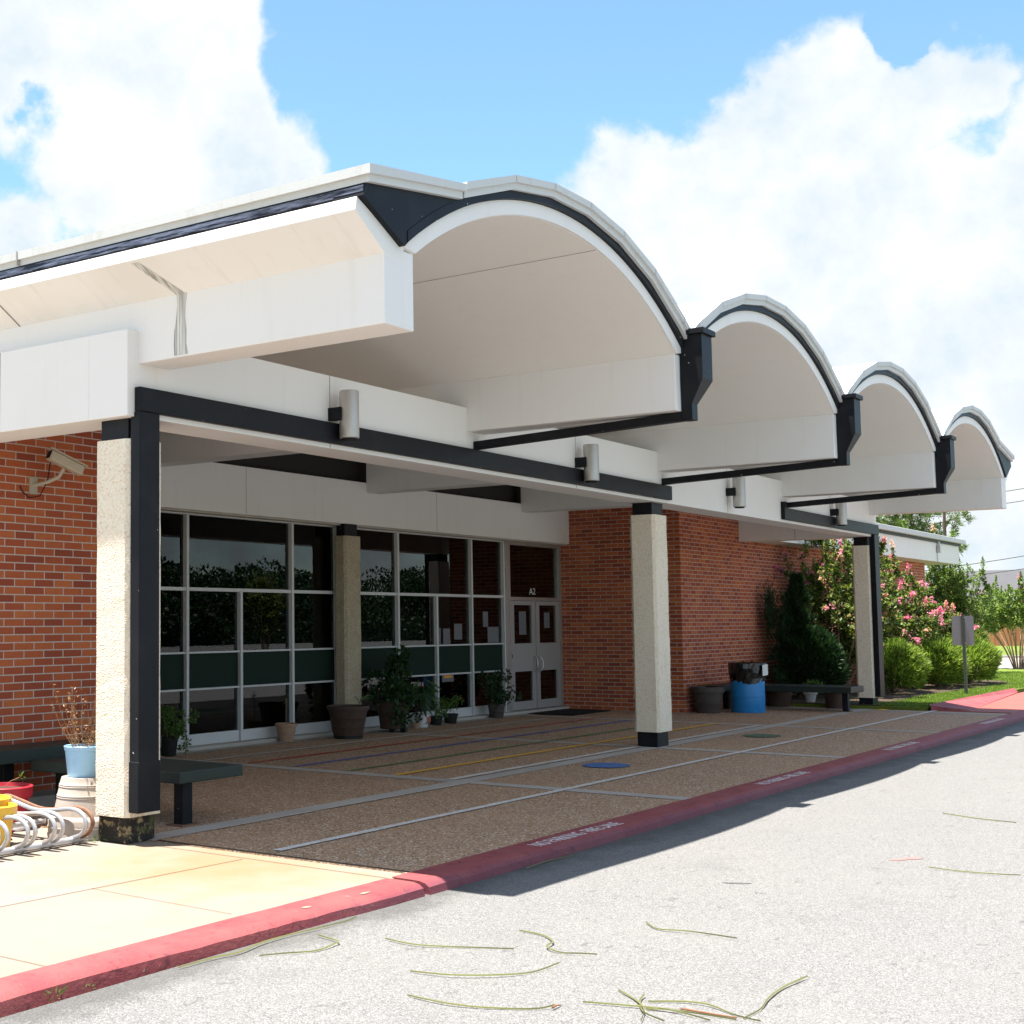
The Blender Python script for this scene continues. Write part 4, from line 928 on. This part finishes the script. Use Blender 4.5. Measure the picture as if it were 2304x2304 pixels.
crape('big pink flowering crape myrtle bush right behind the last column', (30.6, 8.95, .07), 3.55, 1.9, 34, 30000, M['leafcrape'], (M['flower'], M['flowerpurple'], M['flowerpale']), (90, 34, 50), seed=3, shoots=26, sh_len=.55, fsize=.2, L=.095, wd=.055)
crape('lower crape myrtle thick with pink blossom left of the grey sign', (34.2, 9.0, .07), 2.9, 1.75, 28, 24000, M['leafcrape'], (M['flower'], M['flowerpale']), (130, 40), seed=5, shoots=12, sh_len=.4, L=.095, wd=.055, fsize=.19)
crape('low outermost crape myrtle with salmon blossom behind the grey sign', (38.0, 8.9, .07), 2.1, 1.6, 22, 14000, M['leafcrape'], (M['flower'], M['flowerpale']), (75, 36), seed=6, L=.095, wd=.055, fsize=.2)
crape('tall spiky pale green crape myrtle standing past the wing corner', (45.2, 9.9, .06), 3.5, 1.75, 40, 26000, M['leaflight'], (M['flowerpale'],), (3,), seed=8, L=.09, wd=.05, trunk_h=.35, shoots=60, sh_len=.7)
crape('bare trunked crape myrtle on the lawn at the right with magenta blossom', (51.0, 9.2, .0), 3.0, 1.7, 20, 16000, M['leaflight'], (M['flower'], M['flowerpurple']), (9, 7), seed=11, L=.10, wd=.055, trunk_h=.6, shoots=44, sh_len=.7)
# round shrubs
def shrub(label, c, rad, n, mat, seed, name='round_shrub', spiky=1.):
    global R
    R = random.Random(seed); t_ = thing(name, label, 'shrub', (c[0], c[1], .06), 'shrubs in the flower bed')
    mb = MB(); c = Vector(c); lobes = [(sph().normalized(), R.uniform(.75, 1.08)) for _ in range(26)]
    for _ in range(n):
        d = sph().normalized()
        if d.z < -.75: continue
        s_ = max(l*max(0, d.dot(v_))**6 for v_, l in lobes); k = (.78+.25*s_)*R.uniform(.80, 1.0)
        p = c+Vector((d.x*rad[0], d.y*rad[1], d.z*rad[2]))*k
        dd = (Vector((d.x, d.y, d.z*.6+.55))+rv(.28)).normalized(); mb.leaf(p, dd, d+rv(.5), R.uniform(.09, .17)*spiky, .028)
    build(mb, 'crown', mat, t_)
    build(stems(MB(), (c.x, c.y, .02), [tuple(c+Vector((R.uniform(-.5, .5)*rad[0], R.uniform(-.5, .5)*rad[1], .2*rad[2]))) for _ in range(9)], .02, .006, .05), 'trunk', M['barkdark'], t_)
    return t_
shrub('bright yellow green shrub just right of the last column', (32.2, 8.25, .60), (1.0, .65, .58), 15000, M['leafshrub'], 21)
shrub('bright yellow green feathery shrub left of the sign post', (35.3, 8.1, .60), (1.15, .62, .60), 15000, M['leafshrub'], 22)
shrub('largest bright green feathery shrub behind the sign post', (37.6, 7.95, .62), (1.5, .72, .62), 17000, M['leafshrub'], 23)
shrub('dull green taller shrub behind the feathery ones', (42.0, 8.9, .8), (1.0, .7, .75), 8000, M['leafcrape'], 24)
shrub('dark green loose shrub in deep shade behind the far bench', (29.1, 9.0, .75), (.8, .6, .8), 12000, M['leafdark'], 25)
# dark conifer in the shade
R = random.Random(31); t_ = thing('conifer', 'dark narrow conifer in the shade against the brick wall', 'conifer', (28.9, 9.25, .07))
mb = MB()
for _ in range(13000):
    u_ = R.random()**.85; z = .15+2.4*u_; a = R.uniform(0, 2*pi); rr = (.50*(1-u_)**.9+.04)*sqrt(R.uniform(.2, 1))*(1+.28*sin(a*4+z*6)+.22*sin(z*17+a*2)+.15*sin(z*31))
    p = Vector((28.7+cos(a)*rr*1.15+.05*z, 9.2+sin(a)*rr*.9, z)); d = Vector((cos(a), sin(a), 1.1))+rv(.35); mb.leaf(p, d, rv(), R.uniform(.07, .15), .022)
for (bx, by, bz) in ((28.4, 9.6, 2.0), (28.5, 9.4, 1.7)):
    for _ in range(900): mb.leaf(Vector((bx, by, bz))+Vector((R.gauss(0, .08), R.gauss(0, .06), R.gauss(-.2, .25))), Vector((-.1, .1, 1))+rv(.35), rv(), .11, .02)
build(mb, 'crown', M['leafdark'], t_); build(MB().tube([(28.9, 9.25, 0), (28.85, 9.22, 1.2), (28.9, 9.2, 2.3)], .05, 7, .01), 'trunk', M['barkdark'], t_)
# pines behind the wing
def pine(label, base, h, clumps_, seed):
    global R
    R = random.Random(seed); t_ = thing('pine_tree', label, 'pine tree', base, 'pines behind the wing'); B0 = Vector(base)
    tr = MB().tube([B0, B0+Vector((.2, .1, h*.5)), B0+Vector((.1, 0, h))], .13, 8, .04); mb = MB()
    for (dx, dy, z, r_) in clumps_:
        c = B0+Vector((dx, dy, z)); tr.tube([B0+Vector((.1, 0, z-.6)), (B0+Vector((.1, 0, z-.6))).lerp(c, .5)+Vector((0, 0, .1)), c], .05, 5, .02)
        for q in range(int(34*r_*r_)+6):
            d = sph(); p = c+Vector((d.x*r_*1.25, d.y*r_*1.25, d.z*r_*.8))
            for w_ in range(26): dd = (rv(1)+Vector((0, 0, .7))).normalized(); mb.leaf(p, dd, rv(), R.uniform(.22, .34), .035)
    build(mb, 'crown', M['needle'], t_); build(tr, 'trunk', M['barkdark'], t_, smooth=True)
# position: direction of pixel (2040,1190): far behind the wing
pr_ = lambda x, y, D: Vector((0, 0, HCAM))+(fwd+rt*((x-CXP)/FPX)+up*(-(y-1152)/FPX))*D
def pine_at(label, px_list, D, seed, bx):
    b0 = pr_(bx, 1399, D); b0.z = 0; cl = []
    for (x, y, r_) in px_list:
        w_ = pr_(x, y, D)-b0; cl.append((w_.x+random.Random(int(x)).uniform(-.6, .6), w_.y+random.Random(int(y)).uniform(-.6, .6), w_.z, r_))
    pine(label, b0, 8.4, cl, seed)
pine_at('leaning dark green pine crown showing between wing roof and last vault', [(1985, 1170, .8), (2010, 1190, .9), (2040, 1165, 1.0), (2050, 1195, .7), (2085, 1165, .9), (2105, 1195, .7), (2125, 1170, .55), (2085, 1215, .6), (2060, 1130, 1.2), (2000, 1120, 1.2), (2095, 1240, .5)], 66, 41, 2060)
pine_at('low pine tuft above the end of the wing roof', [(2137, 1225, .5), (2150, 1232, .4), (2120, 1232, .5)], 60, 42, 2136)
pine_at('pine crown cut by the right edge above the power lines', [(2318, 1238, .6), (2312, 1262, .35)], 60, 43, 2330)

# ---------------------------------------------------------------- sign, fence, house, wires, car
t_ = thing('road_sign', 'grey back of a road sign on a dark post in the lawn', 'sign', (32.6, 6.91, .05))
a = Vector((32.6, 6.91, 0)); s_ = Vector((.12, -.215, 0)).normalized()
nrm = Vector((s_.y, -s_.x, 0)); pts2 = []; wv, z0, z1, cr = .222, 1.11, 1.74, .04
for (cx_, cz_, a0) in ((wv-cr, z1-cr, 0), (-wv+cr, z1-cr, 90), (-wv+cr, z0+cr, 180), (wv-cr, z0+cr, 270)):
    for q in range(5): an = radians(a0+q*22.5); pts2.append((cx_+cr*cos(an), cz_+cr*sin(an)))
mb = MB(); n = len(pts2); off = nrm*.03
vs = [a+s_*u_+off*0+Vector((0, 0, z)) for u_, z in pts2]+[a+s_*u_+nrm*.004+Vector((0, 0, z)) for u_, z in pts2]
mb.add(vs, [tuple(range(n)), tuple(range(2*n-1, n-1, -1))]+[(i, i+n, (i+1) % n+n, (i+1) % n) for i in range(n)]); bo = build(mb, 'sign_plate', M['signback'], t_)
bo.location += -nrm*.032 if (nrm.x*fwd.x+nrm.y*fwd.y) < 0 else nrm*.032
build(rotated_box(MB(), (32.6, 6.91, .90), (0.001, 0, 1), 1.74, .06, .045), 'post', M['signpost'], t_)
for z in (1.70, 1.15): build(MB().lathe([(.0, 0), (.012, 0), (.012, .01)], (32.56, 6.87, z), 8), 'bolt', M['alu'], t_)
fn = thing('wooden_fence', 'reddish cedar board fence across the far street', 'fence', (92, 16, .1)); mb = MB()
for i in range(330): y = 30-i*.15; mb.box(92, 92.02, y, y+.142, .1, 1.62+R.uniform(-.01, .01))
build(mb, 'boards', M['cedar'], fn); build(MB().box(92.03, 92.09, -19, 30, .4, .5).box(92.03, 92.09, -19, 30, 1.3, 1.4), 'rail', M['cedar'], fn)
hs = thing('house', 'house with a grey hipped shingle roof beyond the fence', 'house', (120, 22, 0))
build(MB().box(112, 126, 9, 28.6, 0, 3.0), 'wall', M['siding'], hs)
build(MB().add([(111, 8, 2.9), (127, 8, 2.9), (127, 29.6, 2.9), (111, 29.6, 2.9), (119, 15.5, 5.5), (119, 26.0, 5.5)], [(0, 1, 4), (2, 3, 5), (3, 0, 4, 5), (1, 2, 5, 4), (0, 3, 2, 1)]), 'roof', M['shingle'], hs)
build(MB().tube([(115.3, 26.3, 3.8), (115.3, 26.3, 5.85)], .08, 8), 'vent_pipe', M['black'], hs)
for i, (za, zb, ya, yb, lb) in enumerate([(4.14, 4.73, 17.54, 13.06, 'upper power line of the low pair above the house roof'), (3.60, 4.11, 17.56, 13.09, 'lower power line of the low pair touching the house roof'),
        (7.91, 8.01, 13.78, 12.92, 'upper power line of the high pair right of the last vault'), (7.32, 7.45, 13.79, 12.94, 'lower power line of the high pair right of the last vault')]):
    k = (zb-za)/(ya-yb) if i < 2 else .11; pts_ = []
    for q in range(25):
        y = 30-q*1.6; z = za+(ya-y)*k+ (.004*(y-ya)*(y-yb) if i < 2 else .002*(y-ya)*(y-yb)); pts_.append((75, y, z))
    tag(build(MB().tube(pts_, .018, 5), 'power_line', M['wire'], smooth=True), lb, 'power line', 'power lines over the street')
# car at the right edge
ct = thing('parked_car', 'dark red car cut off by the right edge beyond the street', 'car', (64.6, 10.3, .02))
prof_ = [(-2.2, .35), (-2.25, .65), (-2.1, .85), (-1.3, .95), (-.75, 1.38), (.7, 1.42), (1.4, 1.0), (2.15, .92), (2.25, .6), (2.2, .35)]
cy_, cx_ = 9.75, 65.4
build(MB().prism_yz([(cy_+a_, z) for a_, z in prof_][::-1], cx_-.85, cx_+.85), 'body', M['carred'], ct, bevel=.06)
build(MB().box(cx_-.87, cx_+.87, cy_-2.3, cy_+2.3, .28, .5), 'bumper', M['cardark'], ct, bevel=.04)
for dx in (-.8, .8):
    for dy in (-1.4, 1.4):
        w_ = build(MB().lathe([(.1, -.1), (.3, -.1), (.32, -.06), (.32, .06), (.3, .1), (.05, .1)], (0, 0, 0), 20), 'wheel', M['blackpot'], ct, smooth=True, local=True)
        w_.rotation_euler = (0, pi/2, 0); w_.location = (cx_+dx-64.6, cy_+dy-10.3, .32)
build(MB().prism_yz([(cy_-1.2, .98), (cy_-.7, 1.33), (cy_+.65, 1.36), (cy_+1.25, 1.0)][::-1], cx_-.862, cx_+.862), 'side_window', M['dark'], ct)
ct.location.y -= 3.05; 

# ---------------------------------------------------------------- trees across the road, mirrored in the glass
def far_tree(label, x, y, h, r, seed, mat=None, tall=1.):
    global R
    R = random.Random(seed); t_ = thing('broadleaf_tree', label, 'tree', (x, y, -.1), 'trees across the road')
    cs = [((x+R.uniform(-.8, .8)*r, y+R.uniform(-.8, .8)*r, h*R.uniform(.5, .86)), r*R.uniform(.28, .45)) for _ in range(14)]+[((x+R.uniform(-1.1, 1.1)*r, y+R.uniform(-.8, .8)*r, h*R.uniform(.08, .4)), r*R.uniform(.3, .45)) for _ in range(14)]
    mb = MB()
    for (c, cr_) in cs:
        f_ = foliage(c, (cr_, cr_, cr_*.85*tall), 330, .40, .28, shell=.6); mb.add(f_.v, f_.f)
    build(mb, 'crown', mat or M['leafdark'], t_)
    build(MB().tube([(x, y, -.1), (x+.2, y, h*.3), (x, y, h*.7)], .25, 7, .08), 'trunk', M['barkdark'], t_)
hg = thing('hedge', 'long dark hedge on the far side of the road, mirrored low in the entrance glass', 'hedge', (90, -49.5, -.1)); mb = MB(); R = random.Random(77)
for i in range(22000):
    x = R.uniform(15, 250); mb.leaf(Vector((x, -49.5+R.gauss(0, .5), -.1+R.random()**.7*(2.2+.6*sin(x*.7)+.4*sin(x*1.9)))), rv(), rv(), R.uniform(.25, .5), .25)
build(mb, 'foliage', M['leafdark'], hg); build(MB().box(15, 250, -49.8, -49.3, -.13, 1.5), 'core', M['leafdark'], hg)
tl_ = [(62, -50, 7, 5), (70, -52, 8.2, 6), (80, -52, 6.4, 5), (88, -54, 6.0, 5), (97, -56, 6.6, 5.5), (106, -58, 6.2, 5), (116, -60, 7.0, 6), (54, -50, 6.5, 5), (46, -50, 7.5, 5.5), (128, -60, 7, 6), (140, -62, 7.5, 6)]
kinds = ['tallest', 'broad', 'round', 'small', 'spreading', 'low', 'bushy', 'compact', 'full', 'wide', 'last']
for i, (x, y, h, r) in enumerate(tl_): far_tree('%s dark leafy tree across the road, mirrored in the entrance glass' % kinds[i], x, y, h, r, 50+i)
crape('feathery upright tree across the road mirrored in the second window bay', (58, -22, -.1), 5.4, 1.5, 22, 5000, M['leafcrape'], seed=71, L=.22, wd=.1, group='trees across the road', cat='tree')
for q, (z, lb) in enumerate(((9.2, 'upper cable across the road mirrored in the glass'), (8.2, 'lower cable across the road mirrored in the glass'))):
    tag(build(MB().tube([(20, -40, z+.9), (60, -42, z), (100, -44, z-.1), (140, -46, z+.9)], .03, 5), 'power_line', M['wire']), lb, 'power line', 'power lines over the street')

# ---------------------------------------------------------------- fallen palm strips and twigs on the road
B = [('long green palm strip lying along the foot of the sunlit red kerb', [(5.27, 4.80), (5.53, 4.79), (5.71, 4.76), (5.95, 4.80), (6.18, 4.80), (6.43, 4.77), (6.68, 4.77), (6.8, 4.78)]),
     ('hooked palm strip bent like a J near the red kerb', [(6.27, 4.67), (6.22, 4.5), (6.15, 4.47), (5.99, 4.47), (5.85, 4.55), (5.72, 4.64)]),
     ('straight pale palm strip on the road below the kerb joint', [(6.43, 4.33), (6.41, 4.11), (6.53, 3.89), (6.65, 3.66)]),
     ('long curved palm strip in the middle of the near road', [(5.92, 3.84), (5.96, 3.63), (6.1, 3.45), (6.27, 3.35), (6.5, 3.32)]),
     ('lowest long palm strip left of the tangled heap', [(5.54, 3.61), (5.52, 3.4), (5.57, 3.23), (5.69, 3.04), (5.78, 2.98)]),
     ('S shaped palm strip with a brown end', [(7.06, 3.85), (7.03, 3.69), (6.9, 3.56), (6.77, 3.53), (6.72, 3.42), (6.74, 3.33), (6.79, 3.25)]),
     ('slim palm strip with a hooked tip right of the S shaped one', [(7.68, 3.37), (7.56, 3.25), (7.57, 3.12), (7.59, 3.01), (7.57, 2.8)]),
     ('palm strip arching away at the right of the tangled heap', [(6.98, 2.24), (6.72, 2.27), (6.49, 2.26), (6.29, 2.23), (6.10, 2.24)]),
     ('bright yellow green strip across the top of the tangled heap', [(6.11, 2.68), (6.2, 2.55), (6.21, 2.43), (6.14, 2.3), (6.09, 2.16)]),
     ('short strip crossing the tangled heap at its left', [(6.21, 2.87), (6.09, 2.73), (5.95, 2.63), (5.78, 2.57)]),
     ('thin grey green strip pointing left out of the tangled heap', [(5.92, 2.91), (6.0, 2.67), (6.03, 2.52), (6.07, 2.26)]),
     ('curled strip at the near edge of the tangled heap', [(6.19, 2.73), (6.09, 2.71), (5.92, 2.62), (5.84, 2.49)]),
     ('middle strip inside the tangled heap', [(5.99, 2.64), (6.02, 2.53), (5.98, 2.34)]),
     ('thin palm strip far out on the road at the right edge', [(13.54, 3.11), (13.41, 2.84), (13.34, 2.64), (13.29, 2.47)]),
     ('faint yellow strip on the road nearer than the right edge one', [(10.52, 2.52), (10.52, 2.3), (10.52, 2.07), (10.56, 1.95)]),
     ('green strip in the shade at the foot of the stencilled kerb', [(8.81, 4.74), (9.15, 4.77), (9.32, 4.76), (9.51, 4.73)]),
     ('brown twig lying through the tangled heap', [(6.07, 2.51), (6.09, 2.38), (6.08, 2.26)]),
     ('short brown stub left of the tangled heap', [(5.74, 2.97), (5.78, 2.97), (5.82, 2.97)])]
R = random.Random(5)
for i, (lb, p) in enumerate(B):
    tw = 'twig' in lb or 'stub' in lb
    P_ = smoothpath([(x, y, ZR+.006+R.uniform(0, .008)) for x, y in p], 5); n = len(P_); mb = MB()
    if tw: mb.tube(P_, .005, 6, .003)
    else:
        vs = []
        for j, q in enumerate(P_):
            d = (P_[min(j+1, n-1)]-P_[max(j-1, 0)]).normalized(); s_ = Vector((-d.y, d.x, 0)); t1 = j/(n-1); wd = .0052*(sin(pi*min(1, t1*1.1+.12))**.6 if t1 < .9 else .3)
            wd = max(wd, .0015); vs += [q-s_*wd+Vector((0, 0, .004)), q+Vector((0, 0, -.003)), q+s_*wd+Vector((0, 0, .004))]
        mb.add(vs, [(3*j+a, 3*j+3+a, 3*j+4+a, 3*j+1+a) for j in range(n-1) for a in (0, 1)])
    tag(build(mb, 'fallen_twig' if tw else 'palm_strip', M['twig'] if tw else M['blade']), lb, 'twig' if tw else 'fallen leaf', 'fallen strips on the road')
R = random.Random(91)
for i, (x, y, lb) in enumerate([(10.85, 2.75, 'faint pinkish chalk smear on the road at the right'), (9.2, 3.4, 'tiny dark scuff on the road below the shadow tip')]):
    mb = MB(); n = 14; pts_ = [(x+.16*cos(2*pi*a_/n)*R.uniform(.5, 1.1)*(1 if i == 0 else .4), y+.05*sin(2*pi*a_/n)*R.uniform(.4, 1.2)-.5*(x+.16*cos(2*pi*a_/n)-x)) for a_ in range(n)]
    o_ = build(mb.sheet(pts_, ZR+.003), 'road_mark', Mat('chalk_smear', (.25, .14, .13) if i == 0 else (.11, .10, .10), .9).m); o_.parent = road
# small weeds along the kerb foot
def weed(lb, x, y, z, r, n, dry=False):
    mb = foliage((x, y, z+r*.4), (r, r*.5, r*.45), n, r*.7, r*.14); tag(build(mb, 'weed', M['deadleaf'] if dry else M['leafpotlight']), lb, 'weed', 'weeds along the kerb')
weed('pale green weed tuft at the kerb foot by the left edge', 4.52, 4.88, ZR, .05, 26)
weed('smaller weed sprig right of the left edge tuft at the kerb foot', 4.72, 4.87, ZR, .03, 14)
weed('dry brown weed at the kerb foot below the first stencil', 9.5, 4.80, -.07, .04, 16, True)
weed('green weed growing in the joint where walk meets pebbles', 7.9, 6.0, 0, .035, 16)
weed('green weed growing between pots and the corner column base', 7.60, 7.72, .0, .07, 30)
# kerb chips (bare patches)
for (x, y) in ((6.55, 4.96), (7.10, 4.93)):
    mb = MB(); pts_ = [(x+.055*cos(a_*pi/6)*R.uniform(.6, 1.1), y+.022*sin(a_*pi/6)*R.uniform(.6, 1.1)) for a_ in range(12)]
    o_ = build(mb.sheet(pts_, .0042), 'bare_patch', M['yellowpot'] if False else M['walk'], None); o_.parent = walk
for o in SC.objects:
    if o.type == 'MESH' and o.parent is None and 'label' not in o and 'kind' not in o: print('UNTAGGED', o.name)
